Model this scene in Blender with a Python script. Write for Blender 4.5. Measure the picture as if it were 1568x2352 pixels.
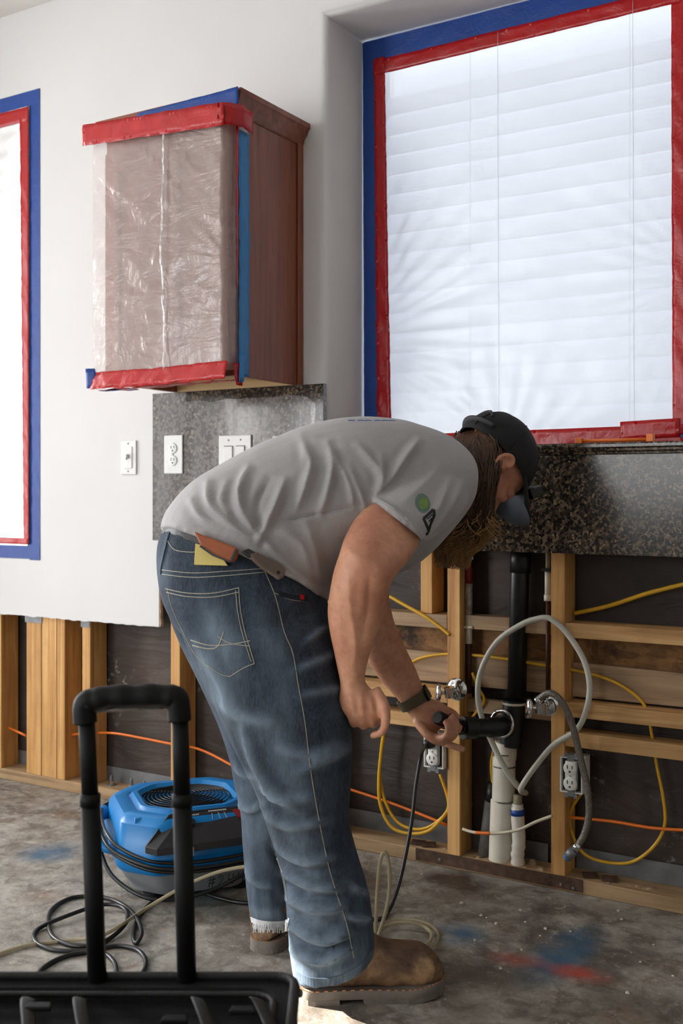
import bpy, bmesh, math, random
import numpy as np
from mathutils import Vector, Matrix, noise as mnoise
from mathutils.bvhtree import BVHTree

for o in list(bpy.data.objects): bpy.data.objects.remove(o)
random.seed(7)
SC = bpy.context.scene
COL = SC.collection

# ------------------------------------------------------------------ camera
F_PX, TH, HORIZ = 2481.0, math.radians(31.34), 1130.0
CAM = Vector((0.0, -2.70, 1.043))
FWD = Vector((-math.sin(TH), math.cos(TH), 0)); RGT = Vector((math.cos(TH), math.sin(TH), 0)); UP = Vector((0, 0, 1))
cd = bpy.data.cameras.new('camera'); cam = bpy.data.objects.new('camera', cd); COL.objects.link(cam)
cam.location = CAM; cam.rotation_euler = (math.pi/2, 0, TH)
cd.sensor_fit = 'VERTICAL'; cd.sensor_height = 36.0; cd.sensor_width = 24.0
cd.lens = F_PX/2352*36.0
cd.shift_y = -(1176-HORIZ)/2352.0
cd.clip_start = 0.05
cd.dof.use_dof = True; cd.dof.focus_distance = 2.45; cd.dof.aperture_fstop = 5.0
SC.camera = cam

# ------------------------------------------------------------------ light
W = bpy.data.worlds.new('world'); SC.world = W; W.use_nodes = True
bg = W.node_tree.nodes['Background']; bg.inputs[0].default_value = (0.80, 0.88, 1.0, 1); bg.inputs[1].default_value = 1.2
vs = SC.view_settings
vs.view_transform = 'Standard'; vs.look = 'None'; vs.gamma = 1.0; vs.exposure = 0.18; vs.use_curve_mapping = False
def lamp(name, kind, loc, direction, energy, color=(1, 1, 1), **kw):
    l = bpy.data.lights.new(name, kind); l.energy = energy; l.color = color
    for k, v in kw.items(): setattr(l, k, v)
    o = bpy.data.objects.new(name, l); COL.objects.link(o); o.location = loc
    o.rotation_euler = Vector(direction).to_track_quat('-Z', 'Y').to_euler(); return o
EL, AZ = math.radians(24), math.radians(12)
lamp('sun', 'SUN', (-6, -6, 4), (math.cos(EL)*math.cos(AZ), math.cos(EL)*math.sin(AZ), -math.sin(EL)), 42.0, (1, .95, .86), angle=.009)
# daylight entering by the large patio window of the left wall, the back windows and the two masked windows
lamp('daylight_left', 'AREA', (-4.42, -5.0, 1.5), (1, .95, -.1), 125, (.97, .98, 1), shape='RECTANGLE', size=1.7, size_y=2.1)
lamp('daylight_corner', 'AREA', (-4.42, -.98, 1.4), (1, -1.1, -.1), 115, (.95, .97, 1), shape='RECTANGLE', size=.9, size_y=2.0)
lamp('daylight_slit', 'AREA', (-4.40, -3.18, 1.45), (1, 0, 0), 9, (1, 1, 1), shape='RECTANGLE', size=.24, size_y=1.1)
lamp('daylight_behind', 'AREA', (-2.2, -6.2, 1.7), (.1, 1, -.15), 32, (1, .985, .95), shape='RECTANGLE', size=2.2, size_y=1.5)
lamp('daylight_masked_wide', 'AREA', (-1.2, .75, 1.9), (0, -1, -.1), 8.8, (.93, .95, 1), shape='RECTANGLE', size=1.5, size_y=1.7)
lamp('daylight_masked_tall', 'AREA', (-3.4, .6, 1.7), (0, -1, -.05), 4, (.93, .95, 1), shape='RECTANGLE', size=1.3, size_y=1.9)

# ------------------------------------------------------------------ helpers: pixels -> world
def P(u, v, d):
    return CAM + (FWD + RGT*((u-784)/F_PX) + UP*((HORIZ-v)/F_PX))*d
def PW(u, v, y):
    a = (u-784)/F_PX
    return P(u, v, (y+2.70)/(math.cos(TH)+a*math.sin(TH)))
def PF(u, v, z=0.0):
    return P(u, v, F_PX*(1.043-z)/(v-HORIZ))
def proj(p):
    r = Vector(p)-CAM; d = r.dot(FWD)
    return 784+F_PX*r.dot(RGT)/d, HORIZ-F_PX*r.z/d, d
def xw(u, y=0.0): return PW(u, 1130, y).x
def zw(u, v, y=0.0): return PW(u, v, y).z

# ------------------------------------------------------------------ helpers: materials
def S(r, g, b):
    f = lambda c: (c/12.92 if c <= .04045 else ((c+.055)/1.055)**2.4)
    return (f(r/255), f(g/255), f(b/255), 1)
class NT:
    def __init__(s, name):
        s.m = bpy.data.materials.new(name); s.m.use_nodes = True; s.t = s.m.node_tree; s.t.nodes.clear()
        s.out = s.t.nodes.new('ShaderNodeOutputMaterial')
    def n(s, typ, ins=None, **pr):
        x = s.t.nodes.new(typ)
        for k, v in pr.items(): setattr(x, k, v)
        for k, v in (ins or {}).items(): s.set(x.inputs[k], v)
        return x
    def set(s, sock, v):
        if isinstance(v, bpy.types.NodeSocket): s.t.links.new(v, sock)
        elif isinstance(v, bpy.types.Node): s.t.links.new(v.outputs[0], sock)
        else:
            if hasattr(sock.default_value, '__len__') and not hasattr(v, '__len__'): v = [v]*len(sock.default_value)
            sock.default_value = v
    def co(s, scale=(1, 1, 1), rand=False, rot=(0, 0, 0), loc=(0, 0, 0)):
        tc = s.n('ShaderNodeTexCoord'); src = tc.outputs['Object']
        if rand:
            oi = s.n('ShaderNodeObjectInfo'); ad = s.n('ShaderNodeVectorMath', operation='MULTIPLY_ADD')
            s.set(ad.inputs[0], oi.outputs['Random']); ad.inputs[1].default_value = (7, 13, 5); s.set(ad.inputs[2], src); src = ad.outputs[0]
        mp = s.n('ShaderNodeMapping'); s.set(mp.inputs[0], src); mp.inputs['Scale'].default_value = scale
        mp.inputs['Rotation'].default_value = rot; mp.inputs['Location'].default_value = loc
        return mp.outputs[0]
    def noise(s, vec, scale=5, detail=4, rough=.5, dist=0):
        return s.n('ShaderNodeTexNoise', {'Vector': vec, 'Scale': scale, 'Detail': detail, 'Roughness': rough, 'Distortion': dist}).outputs[0]
    def ramp(s, fac, stops, interp='LINEAR'):
        r = s.n('ShaderNodeValToRGB', {'Fac': fac}); e = r.color_ramp.elements; r.color_ramp.interpolation = interp
        while len(e) < len(stops): e.new(.5)
        for i, (p, c) in enumerate(stops):
            e[i].position = p; e[i].color = c if hasattr(c, '__len__') else (c, c, c, 1)
        return r.outputs[0]
    def mix(s, fac, a, b, mode='MIX'):
        x = s.n('ShaderNodeMix', data_type='RGBA', blend_type=mode)
        s.set(x.inputs[0], fac); s.set(x.inputs[6], a); s.set(x.inputs[7], b); return x.outputs[2]
    def math(s, op, a, b=0.0, clamp=False):
        x = s.n('ShaderNodeMath', operation=op, use_clamp=clamp); s.set(x.inputs[0], a); s.set(x.inputs[1], b); return x.outputs[0]
    def bump(s, h, strength=.3, dist=.01):
        return s.n('ShaderNodeBump', {'Height': h, 'Strength': strength, 'Distance': dist}).outputs[0]
    def pr(s, color, rough=.5, bump=None, **ins):
        b = s.n('ShaderNodeBsdfPrincipled', {'Base Color': color, 'Roughness': rough})
        for k, v in ins.items(): s.set(b.inputs[k.replace('_', ' ')], v)
        if bump is not None: s.set(b.inputs['Normal'], bump)
        s.bsdf = b; s.t.links.new(b.outputs[0], s.out.inputs[0]); return s.m
    def surf(s, sh): s.set(s.out.inputs[0], sh); return s.m

MT = {}
def simple(name, col, rough=.5, var=.12, scale=18, bump=.0, bs=60, **ins):
    t = NT(name); v = t.co(rand=True)
    n = t.noise(v, scale, 5, .55)
    dark = tuple(c*(1-var) for c in col[:3])+(1,); lite = tuple(min(1, c*(1+var)) for c in col[:3])+(1,)
    c = t.ramp(n, [(.3, dark), (.7, lite)])
    b = t.bump(t.noise(v, bs, 3, .5), bump, .004) if bump else None
    MT[name] = t.pr(c, rough, b, **ins); return MT[name]

# painted drywall
t = NT('wall_paint'); v = t.co()
MT['paint'] = t.pr(t.ramp(t.noise(v, 2.2, 3), [(.3, S(213, 212, 211)), (.7, S(219, 218, 217))]), .75, t.bump(t.noise(v, 70, 3, .6), .10, .004))
simple('ceiling_paint', S(214, 212, 207), .85, .03, 4, .1, 90)
simple('grey_wall', S(186, 182, 178), .8, .03, 4)
simple('dark_wall', S(104, 96, 88), .8, .05, 4)
simple('gypsum', S(168, 150, 130), .9, .25, 40, .3, 80)
# concrete slab with stains and sprayed layout marks
t = NT('concrete'); v = t.co()
n1 = t.noise(v, 1.7, 7, .62, .6); n2 = t.noise(v, 6.5, 8, .66, .3); n3 = t.noise(v, 34, 5, .6)
c = t.ramp(n1, [(.30, S(86, 78, 70)), (.44, S(134, 127, 118)), (.55, S(162, 158, 150)), (.68, S(122, 111, 100))])
c = t.mix(t.ramp(n2, [(.46, 0), (.60, .7)]), c, S(172, 166, 156))
c = t.mix(t.ramp(t.noise(t.co(loc=(4, 2, 0)), 3.1, 8, .7, .8), [(.53, 0), (.63, .8)]), c, S(74, 64, 55))
c = t.mix(t.ramp(t.noise(t.co(loc=(9, 1, 0)), 4.2, 7, .7, .5), [(.56, 0), (.66, .5)]), c, S(140, 104, 72))
c = t.mix(t.ramp(n3, [(.35, .30), (.6, 0)]), c, S(70, 64, 58))
c = t.mix(t.ramp(t.noise(t.co(loc=(3, 7, 0)), 15, 9, .72, .6), [(.48, 0), (.62, .65)]), c, S(82, 73, 64))
c = t.mix(t.ramp(t.noise(t.co(loc=(1, 8, 0)), 22, 9, .75, .3), [(.56, 0), (.66, .6)]), c, S(186, 180, 170))
c = t.mix(t.ramp(t.noise(v, 95, 2, .5), [(.69, 0), (.75, .8)]), c, S(205, 200, 190))
def mark(c, p0, p1, wid, col, amt):
    a, b = PF(*p0), PF(*p1); L = (b-a).length; ang = math.atan2(b.y-a.y, b.x-a.x); m = (a+b)/2
    tc = t.n('ShaderNodeTexCoord'); mp = t.n('ShaderNodeMapping', vector_type='TEXTURE')
    t.set(mp.inputs[0], tc.outputs['Object']); mp.inputs['Location'].default_value = (m.x, m.y, 0); mp.inputs['Rotation'].default_value = (0, 0, ang)
    mp.inputs['Scale'].default_value = (L/2+wid*.5, wid, 100)
    g = t.n('ShaderNodeTexGradient', {'Vector': mp.outputs[0]}, gradient_type='SPHERICAL')
    k = t.math('MULTIPLY', g.outputs['Fac'], t.ramp(t.noise(t.co(), 9, 6, .7), [(.3, .1), (.65, 1.8)]))
    k = t.ramp(k, [(.06, 0), (.95, amt)])
    return t.mix(k, c, col)
BL, RD = S(44, 92, 122), S(178, 72, 56)
c = mark(c, (1370, 2120), (1205, 2275), .085, BL, .8)
c = mark(c, (1010, 2125), (1090, 2165), .08, BL, .85)
c = mark(c, (1120, 2195), (1260, 2215), .05, RD, .45)
c = mark(c, (1270, 2225), (1400, 2250), .055, RD, .9)
c = mark(c, (60, 1970), (170, 1945), .11, BL, .8)
c = mark(c, (380, 1990), (520, 2110), .10, S(52, 92, 96), .6)
c = mark(c, (140, 1795), (200, 1800), .07, RD, .55)
c = mark(c, (1000, 2010), (1100, 2050), .16, S(62, 46, 36), .9)
MT['concrete'] = t.pr(c, t.ramp(n2, [(.3, .42), (.7, .75)]), t.bump(t.math('ADD', t.math('MULTIPLY', n2, .7), n3), .35, .006))
# framing lumber
def wood(name, a, b, k, rough=.65, axis='z', gs=1.0, bump=.15):
    t = NT(name); sc = {'z': (26, 26, 1.3), 'x': (1.3, 26, 26), 'y': (26, 1.3, 26)}[axis]
    v = t.co(tuple(q*gs for q in sc), rand=True); n = t.noise(v, 1.0, 6, .6, 1.2)
    c = t.ramp(n, [(.28, k), (.45, a), (.7, b)])
    v2 = t.co((3, 3, 3), rand=True); c = t.mix(t.ramp(t.noise(v2, 2.0, 5, .6), [(.5, 0), (.8, .45)]), c, k)
    vo = t.n('ShaderNodeTexVoronoi', {'Vector': t.co(tuple((9 if q > 2 else 4) for q in sc), rand=True), 'Scale': 1.0})
    c = t.mix(t.ramp(vo.outputs['Distance'], [(.03, .85), (.085, 0)]), c, S(86, 52, 26))
    MT[name] = t.pr(c, rough, t.bump(n, bump, .003)); return MT[name]
wood('pine_up', S(196, 146, 84), S(222, 178, 114), S(150, 100, 50))
wood('pine_along', S(186, 142, 88), S(214, 174, 120), S(140, 98, 56), axis='x')
wood('pine_old', S(150, 122, 92), S(182, 154, 120), S(96, 74, 54), axis='x')
wood('plate_wood', S(158, 128, 92), S(184, 156, 118), S(104, 80, 56), axis='x', gs=.8)
wood('cherry', S(126, 66, 42), S(146, 84, 56), S(98, 48, 30), .38, 'z', 1.3, .05)
wood('cherry_along', S(126, 68, 44), S(146, 86, 58), S(98, 50, 32), .35, 'x', 1.3, .05)
wood('cabinet_bottom', S(190, 158, 112), S(206, 176, 130), S(170, 136, 92), .5, 'x', .8, .03)
# OSB backing
t = NT('osb'); v = t.co((9, 1, 22), rot=(0, .15, 0)); vo = t.n('ShaderNodeTexVoronoi', {'Vector': v, 'Scale': 2.2}, feature='F1')
c = t.mix(.6, t.ramp(vo.outputs['Color'], [(.1, S(104, 70, 38)), (.5, S(142, 100, 58)), (.9, S(170, 128, 80))]), t.ramp(t.noise(t.co((14, 1, 40)), 1.2, 5, .7), [(.3, S(80, 52, 28)), (.7, S(160, 120, 76))]))
c = t.mix(t.ramp(t.noise(t.co(loc=(2, 0, 1)), 5, 7, .75, .4), [(.52, 0), (.64, .9)]), c, S(38, 28, 22))
MT['osb'] = t.pr(c, .8, t.bump(vo.outputs['Distance'], .3, .003))
# black building paper with lime stains
t = NT('building_paper'); v = t.co()
c = t.ramp(t.noise(v, 3.2, 6, .6, .5), [(.3, S(36, 29, 26)), (.6, S(62, 50, 43)), (.85, S(88, 70, 58))])
spl = t.math('MULTIPLY', t.ramp(t.noise(v, 38, 6, .7, .5), [(.55, 0), (.64, 1)]), t.ramp(t.noise(t.co(loc=(1, 0, 3)), 4.2, 3, .5), [(.55, 0), (.68, .8)]))
c = t.mix(spl, c, S(168, 160, 150))
MT['building_paper'] = t.pr(c, .6, t.bump(t.noise(t.co((2.2, 2.2, 7)), 1.6, 4, .5, 1.5), .35, .02))
simple('galvanized', S(122, 124, 126), .45, .2, 25, .1, 40, Metallic=.6)
simple('rusty_steel', S(84, 62, 48), .7, .45, 45, .4, 80, Metallic=.35)
# granite
t = NT('granite'); v = t.co()
vo = t.n('ShaderNodeTexVoronoi', {'Vector': v, 'Scale': 165.0}); vo2 = t.n('ShaderNodeTexVoronoi', {'Vector': v, 'Scale': 95.0})
c = t.ramp(vo.outputs['Color'], [(.15, S(26, 23, 21)), (.38, S(82, 70, 58)), (.6, S(112, 98, 82)), (.85, S(142, 122, 96))], 'CONSTANT')
c = t.mix(t.ramp(vo2.outputs['Color'], [(.55, 0), (.6, .75)], 'CONSTANT'), c, S(30, 27, 26))
c = t.mix(t.ramp(t.noise(v, 12, 4), [(.35, .35), (.65, 0)]), c, S(40, 34, 30))
MT['granite'] = t.pr(c, .16, t.bump(t.noise(v, 45, 3), .02, .002), Specular_IOR_Level=.6)
def granite_film():
    t = NT('granite_dusty'); v = t.co()
    vo = t.n('ShaderNodeTexVoronoi', {'Vector': v, 'Scale': 120.0})
    c = t.ramp(vo.outputs['Color'], [(.15, S(60, 55, 52)), (.5, S(112, 104, 98)), (.85, S(146, 138, 130))], 'CONSTANT')
    c = t.mix(t.ramp(t.noise(t.co((9, 9, 2)), 1.5, 5, .6), [(.3, .1), (.7, .6)]), c, S(150, 150, 150))
    MT['granite_dusty'] = t.pr(c, .13, t.bump(t.noise(t.co((1, 1, .3)), 26, 4), .12, .003), Specular_IOR_Level=.8)
granite_film()
# tapes and films
def tape(name, col):
    t = NT(name); v = t.co(rand=True)
    MT[name] = t.pr(t.ramp(t.noise(v, 14, 4), [(.3, tuple(q*.86 for q in col[:3])+(1,)), (.7, col)]), .32 if 'red' in name else .5,
                    t.bump(t.noise(t.co((1, 1, 1), rand=True), 30, 4, .6, .8), .35, .006), Transmission_Weight=0.0)
tape('red_tape', S(178, 10, 16)); tape('blue_tape', S(10, 64, 146)); tape('light_blue_tape', S(40, 126, 190))
def film(name, transp, transl, col, gl=.10, rough=.22, bs=.5, crease=False):
    t = NT(name); v = t.co(); bm = t.bump(t.noise(v, 9, 5, .55, 1.5), bs, .012)
    if crease:
        n_ = t.noise(t.co((5, 5, 2.4), rot=(0, .75, 0)), 1.6, 6, .55, 1.2); rg = t.math('ABSOLUTE', t.math('SUBTRACT', n_, .5))
        n2_ = t.noise(t.co((3, 3, 9), rot=(0, -.35, 0)), 1.6, 5, .55, 1.0); rg2 = t.math('ABSOLUTE', t.math('SUBTRACT', n2_, .5))
        bm = t.bump(t.math('ADD', rg, rg2), bs, .03)
    d = t.n('ShaderNodeBsdfDiffuse', {'Color': tuple(q*(.74 if 'window' in name else 1) for q in col[:3])+(1,), 'Normal': bm}); tl = t.n('ShaderNodeBsdfTranslucent', {'Color': col, 'Normal': bm})
    tr = t.n('ShaderNodeBsdfTransparent', {'Color': (1, 1, 1, 1)}); g = t.n('ShaderNodeBsdfGlossy', {'Color': (1, 1, 1, 1), 'Roughness': rough, 'Normal': bm})
    a = t.n('ShaderNodeMixShader', {0: transl, 1: d.outputs[0], 2: tl.outputs[0]})
    b = t.n('ShaderNodeMixShader', {0: transp, 1: a.outputs[0], 2: tr.outputs[0]})
    fr = t.n('ShaderNodeFresnel', {'IOR': 1.5, 'Normal': bm}); k = t.math('ADD', t.math('MULTIPLY', fr.outputs[0], .9), gl*.35)
    MT[name] = t.surf(t.n('ShaderNodeMixShader', {0: k, 1: b.outputs[0], 2: g.outputs[0]}).outputs[0])
film('window_film', .30, .62, (.95, .96, .97, 1), .02, .35, .10)
film('cabinet_film', .56, .15, (.62, .50, .47, 1), .07, .26, .32, True)
# blinds: white, let light through
t = NT('blind_slat'); a = t.n('ShaderNodeBsdfDiffuse', {'Color': (.9, .91, .93, 1)}); b = t.n('ShaderNodeBsdfTranslucent', {'Color': (.9, .91, .93, 1)})
MT['blind_slat'] = t.surf(t.n('ShaderNodeMixShader', {0: .6, 1: a.outputs[0], 2: b.outputs[0]}).outputs[0])
t = NT('glass'); MT['glass'] = t.surf(t.n('ShaderNodeMixShader', {0: .08, 1: t.n('ShaderNodeBsdfTransparent').outputs[0], 2: t.n('ShaderNodeBsdfGlossy', {'Roughness': .02}).outputs[0]}).outputs[0])
simple('white_plastic', S(226, 226, 224), .35, .03, 30); simple('switch_gap', S(120, 120, 118), .6)
simple('slot_black', S(18, 18, 18), .6); simple('outlet_white', S(226, 224, 218), .4, .06, 60)
simple('abs_black', S(12, 12, 13), .42, .3, 20, .05, 60); simple('pvc_white', S(206, 200, 184), .45, .12, 14, .1, 30)
simple('pipe_grey', S(92, 90, 86), .7, .35, 30, .3, 60); simple('tape_wrap', S(212, 206, 194), .6, .1, 20, .3, 40)
simple('pex_white', S(190, 188, 176), .4, .08, 12); simple('copper_dark', S(74, 44, 32), .5, .35, 20, .2, 50, Metallic=.5)
simple('red_pipe', S(110, 22, 22), .5, .2, 20); simple('corroded', S(142, 134, 112), .85, .4, 60, .8, 60)
simple('chrome', S(214, 214, 214), .07, .02, 5, Metallic=1.0); simple('braided', S(112, 106, 98), .45, .25, 160, .6, 240, Metallic=.5)
simple('cable_yellow', S(206, 158, 26), .4, .1, 20); simple('cable_white', S(206, 196, 170), .45, .12, 20); simple('cable_orange', S(226, 112, 22), .4, .08, 20)
simple('cord_black', S(20, 20, 21), .38, .2, 20); simple('mortar', S(150, 126, 98), .9, .3, 30, .8, 40)
t = NT('clear_tube'); tr = t.n('ShaderNodeBsdfTransparent', {'Color': (.93, .9, .8, 1)}); d = t.n('ShaderNodeBsdfPrincipled', {'Base Color': S(176, 164, 136), 'Roughness': .18})
MT['clear_tube'] = t.surf(t.n('ShaderNodeMixShader', {0: .62, 1: tr.outputs[0], 2: d.outputs[0]}).outputs[0])
simple('fan_blue', S(4, 118, 186), .36, .06, 12, .04, 120); simple('fan_grey', S(140, 146, 150), .6, .08, 14, .1, 120)
simple('fan_black', S(30, 30, 32), .5, .15, 20); simple('fan_red', S(120, 14, 20), .4); simple('wire_dark', S(44, 44, 46), .35, .1, 20, Metallic=.7)
simple('ink_black', S(14, 14, 16), .6); simple('print_white', S(190, 190, 188), .6)
simple('bag_cloth', S(11, 11, 12), .85, .3, 60, .4, 400, Specular_IOR_Level=.25); simple('bag_strap', S(22, 22, 22), .7, .2, 60, .3, 300); simple('handle_black', S(7, 7, 8), .6, .2, 30, Specular_IOR_Level=.25)
simple('chip', S(196, 190, 180), .9, .1, 40)
# ------------------------------------------------------------------ helpers: meshes
class MB:
    def __init__(s): s.v, s.f = [], []
    def add(s, vs, fs):
        k = len(s.v); s.v += [Vector(q) for q in vs]; s.f += [tuple(i+k for i in q) for q in fs]; return s
    def box(s, a, b):
        x0, x1 = sorted((a[0], b[0])); y0, y1 = sorted((a[1], b[1])); z0, z1 = sorted((a[2], b[2]))
        return s.add([(x0, y0, z0), (x1, y0, z0), (x1, y1, z0), (x0, y1, z0), (x0, y0, z1), (x1, y0, z1), (x1, y1, z1), (x0, y1, z1)],
                     [(0, 3, 2, 1), (4, 5, 6, 7), (0, 1, 5, 4), (1, 2, 6, 5), (2, 3, 7, 6), (3, 0, 4, 7)])
    def prism(s, poly, off):
        off = Vector(off); n = len(poly); poly = [Vector(q) for q in poly]
        return s.add(poly+[q+off for q in poly], [tuple(range(n))[::-1], tuple(range(n, 2*n))]+[(i, (i+1) % n, (i+1) % n+n, i+n) for i in range(n)])
    def rings(s, rs, cap=True, closed=False):
        n = len(rs[0]); m = len(rs); vs = [q for r in rs for q in r]; fs = []
        for i in range(m-1 if not closed else m):
            a, b = i*n, ((i+1) % m)*n
            for j in range(n): k = (j+1) % n; fs.append((a+j, a+k, b+k, b+j))
        if cap and not closed:
            fs.append(tuple(range(n))[::-1]); fs.append(tuple(range((m-1)*n, m*n)))
        return s.add(vs, fs)
    def tube(s, pts, r, n=10, closed=False, flat=None):
        pts = [Vector(p) for p in pts]; m = len(pts); rs = []; nrm = None
        for i, p in enumerate(pts):
            a = pts[(i-1) % m] if (closed or i) else p; b = pts[(i+1) % m] if (closed or i < m-1) else p
            t = (b-a).normalized()
            if nrm is None: nrm = t.orthogonal().normalized() if flat is None else Vector(flat)
            nrm = (nrm-t*nrm.dot(t)).normalized(); bi = t.cross(nrm)
            q = r[i] if isinstance(r, list) else r
            ra, rb = q if hasattr(q, '__len__') else (q, q)
            rs.append([p+nrm*(ra*math.cos(2*math.pi*k/n))+bi*(rb*math.sin(2*math.pi*k/n)) for k in range(n)])
        return s.rings(rs, closed=closed)
    def lathe(s, prof, loc=(0, 0, 0), axis=(0, 0, 1), n=24):
        ax = Vector(axis).normalized(); u = ax.orthogonal().normalized(); w = ax.cross(u); loc = Vector(loc)
        return s.rings([[loc+ax*h+(u*math.cos(2*math.pi*k/n)+w*math.sin(2*math.pi*k/n))*max(r, 1e-5) for k in range(n)] for r, h in prof])
    def build(s, name, mat, parent=None, **kw): return obj(name, s.v, s.f, mat, parent, **kw)
def catmull(pts, k=6, closed=False):
    pts = [Vector(p) for p in pts]; n = len(pts); out = []
    for i in range(n if closed else n-1):
        g = (lambda j: pts[j % n]) if closed else (lambda j: pts[max(0, min(n-1, j))])
        p0, p1, p2, p3 = g(i-1), g(i), g(i+1), g(i+2)
        for q in range(k):
            t = q/k; out.append(.5*((2*p1)+(p2-p0)*t+(2*p0-5*p1+4*p2-p3)*t*t+(3*p1-p0-3*p2+p3)*t**3))
    if not closed: out.append(pts[-1])
    return out
ORG = {}
def wloc(o):
    return ORG[o.name] if o else Vector((0, 0, 0))
def fin(name, me, mat, parent, org, smooth, bevel=0):
    o = bpy.data.objects.new(name, me); COL.objects.link(o)
    if mat: me.materials.append(MT[mat] if isinstance(mat, str) else mat)
    if parent: o.parent = parent; o.location = org-wloc(parent)
    else: o.location = org
    ORG[o.name] = org
    if smooth:
        me.polygons.foreach_set('use_smooth', [True]*len(me.polygons))
        if smooth != 'all':
            try: me.set_sharp_from_angle(angle=math.radians(40))
            except Exception: pass
    if bevel:
        b = o.modifiers.new('bevel', 'BEVEL'); b.width = bevel; b.segments = 2; b.limit_method = 'ANGLE'
    return o
def obj(name, verts, faces, mat, parent=None, smooth=False, org=None, bevel=0):
    verts = [Vector(v) for v in verts]
    if org is None:
        xs = [v.x for v in verts]; ys = [v.y for v in verts]; zs = [v.z for v in verts]
        org = Vector(((min(xs)+max(xs))/2, (min(ys)+max(ys))/2, min(zs)))
    org = Vector(org)
    me = bpy.data.meshes.new(name); me.from_pydata([v-org for v in verts], [], faces); me.validate()
    bm = bmesh.new(); bm.from_mesh(me); bmesh.ops.recalc_face_normals(bm, faces=bm.faces); bm.to_mesh(me); bm.free()
    return fin(name, me, mat, parent, org, smooth, bevel)
def empty(name, loc, parent=None):
    o = bpy.data.objects.new(name, None); COL.objects.link(o); o.empty_display_size = .1; loc = Vector(loc)
    if parent: o.parent = parent; o.location = loc-wloc(parent)
    else: o.location = loc
    ORG[o.name] = loc; return o
def tag(o, label, cat, group=None, kind=None):
    o['label'] = label
    if cat: o['category'] = cat
    if group: o['group'] = group
    if kind: o['kind'] = kind
    return o
def struct(o, label=None):
    o['kind'] = 'structure'
    if label: o['label'] = label
    return o
def copy_at(o, loc, parent=None):
    c = o.copy(); COL.objects.link(c); loc = Vector(loc)
    c.parent = parent; c.location = loc-(wloc(parent) if parent else Vector((0, 0, 0))); ORG[c.name] = loc; return c
def box(name, a, b, mat, parent=None, bevel=0.0, **kw): return MB().box(a, b).build(name, mat, parent, bevel=bevel, **kw)
def tube(name, pts, r, mat, parent=None, k=6, n=10, smooth='all', **kw):
    return MB().tube(catmull(pts, k) if k else pts, r, n).build(name, mat, parent, smooth=smooth, **kw)

# ================================================================== THE SETTING
XL, XR, YF, ZC = -4.3, 2.3, -6.0, 2.76
YS, YB = .013, .102            # stud front plane, sheathing plane
fl = MB().box((XL-.2, YF-.2, -.1), (XR+.2, YB+.02, 0)).build('floor', 'concrete', org=(0, 0, 0)); struct(fl, 'bare stained concrete slab with sprayed blue and red marks')
struct(box('ceiling', (XL, YF, ZC), (XR, .013, ZC+.05), 'ceiling_paint'), 'off-white painted ceiling')
# back wall: torn drywall, opened below
X1A, X1B, Z1A, Z1B = -3.92, -2.955, .885, 2.40      # tall window
X2A, X2B, Z2A, Z2B = xw(748), -.62, 1.165, zw(748, 35)   # recessed wide window
ZG = .884; XD = xw(365)
wb = MB()
o2 = .022
wb.box((XL, 0, .607), (X1A, YS, ZC)); wb.box((X1B, 0, .607), (XD, YS, ZC)); wb.box((X1A, 0, .607), (X1B, YS, Z1A)); wb.box((X1A, 0, Z1B), (X1B, YS, ZC))
wb.box((XD, 0, ZG), (X2A-o2, YS, ZC)); wb.box((X2A-o2, 0, Z2B+o2), (X2B+o2, YS, ZC)); wb.box((X2B+o2, 0, ZG), (XR, YS, ZC)); wb.box((X2A-o2, 0, ZG), (X2B+o2, YS, 1.14))
wall = wb.build('wall_back', 'paint', org=(0, 0, 0)); struct(wall, 'white painted drywall cut away low to bare studs')
YW = .222
pr = [(-o2, 0)]+[(-o2+o2*math.sin(a), o2-o2*math.cos(a)) for a in np.linspace(.2, math.pi/2, 8)]+[(0, YW+.02)]
rv = []
for o_, y in pr: rv.append([(X2A+o_, y, Z2A), (X2A+o_, y, Z2B-o_), (X2B-o_, y, Z2B-o_), (X2B-o_, y, Z2A)])
m = MB(); vs_ = [q for r in rv for q in r]
m.add(vs_, [(i*4+j, i*4+j+1, i*4+j+5, i*4+j+4) for i in range(len(rv)-1) for j in range(3)])
m.build('window_reveal', 'paint', wall, smooth=True)
# torn paper edge of the drywall
m = MB(); xs = np.linspace(-3.5, XD, 90); poly = [(x, -.0012, .607+.002) for x in xs]+[(x, -.0012, .603-.006*abs(mnoise.noise((x*20, 1, 0)))-.0) for x in xs[::-1]]
m.prism(poly, (0, .012, 0)); m.build('torn_edge', 'paint', wall)
m = MB(); zs = np.linspace(.604, .885, 40); m.prism([(XD-.001, 0.001, z) for z in zs]+[(XD+.004+.006*abs(mnoise.noise((3, z*30, 0))), 0.002, z) for z in zs[::-1]], (0, .012, 0)); m.build('torn_edge', 'gypsum', wall)
# sheathing; unseen blocks added to stop light leaking into the stud cavity
m = MB(); n = 60
xs = np.linspace(XL, XR, 140); zs = np.linspace(0, 1.135, 30)
vv = [(x, YB+.004*mnoise.noise((x*3, z*5, 0))+.003*mnoise.noise((x*11, z*7, 4)), z) for z in zs for x in xs]
m.add(vv, [(j*140+i, j*140+i+1, (j+1)*140+i+1, (j+1)*140+i) for j in range(29) for i in range(139)])
o = m.build('building_paper', 'building_paper', wall, smooth='all', org=(0, 0, 0)); o['label'] = 'black building paper with lime stains between studs'
box('light_stop', (XL, YS+.001, 1.10), (XR, YB+.03, 1.138), 'pine_along', wall)
box('light_stop', (X1A-.05, YS+.001, .845), (X1B+.05, YB+.03, .883), 'pine_along', wall)
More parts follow.
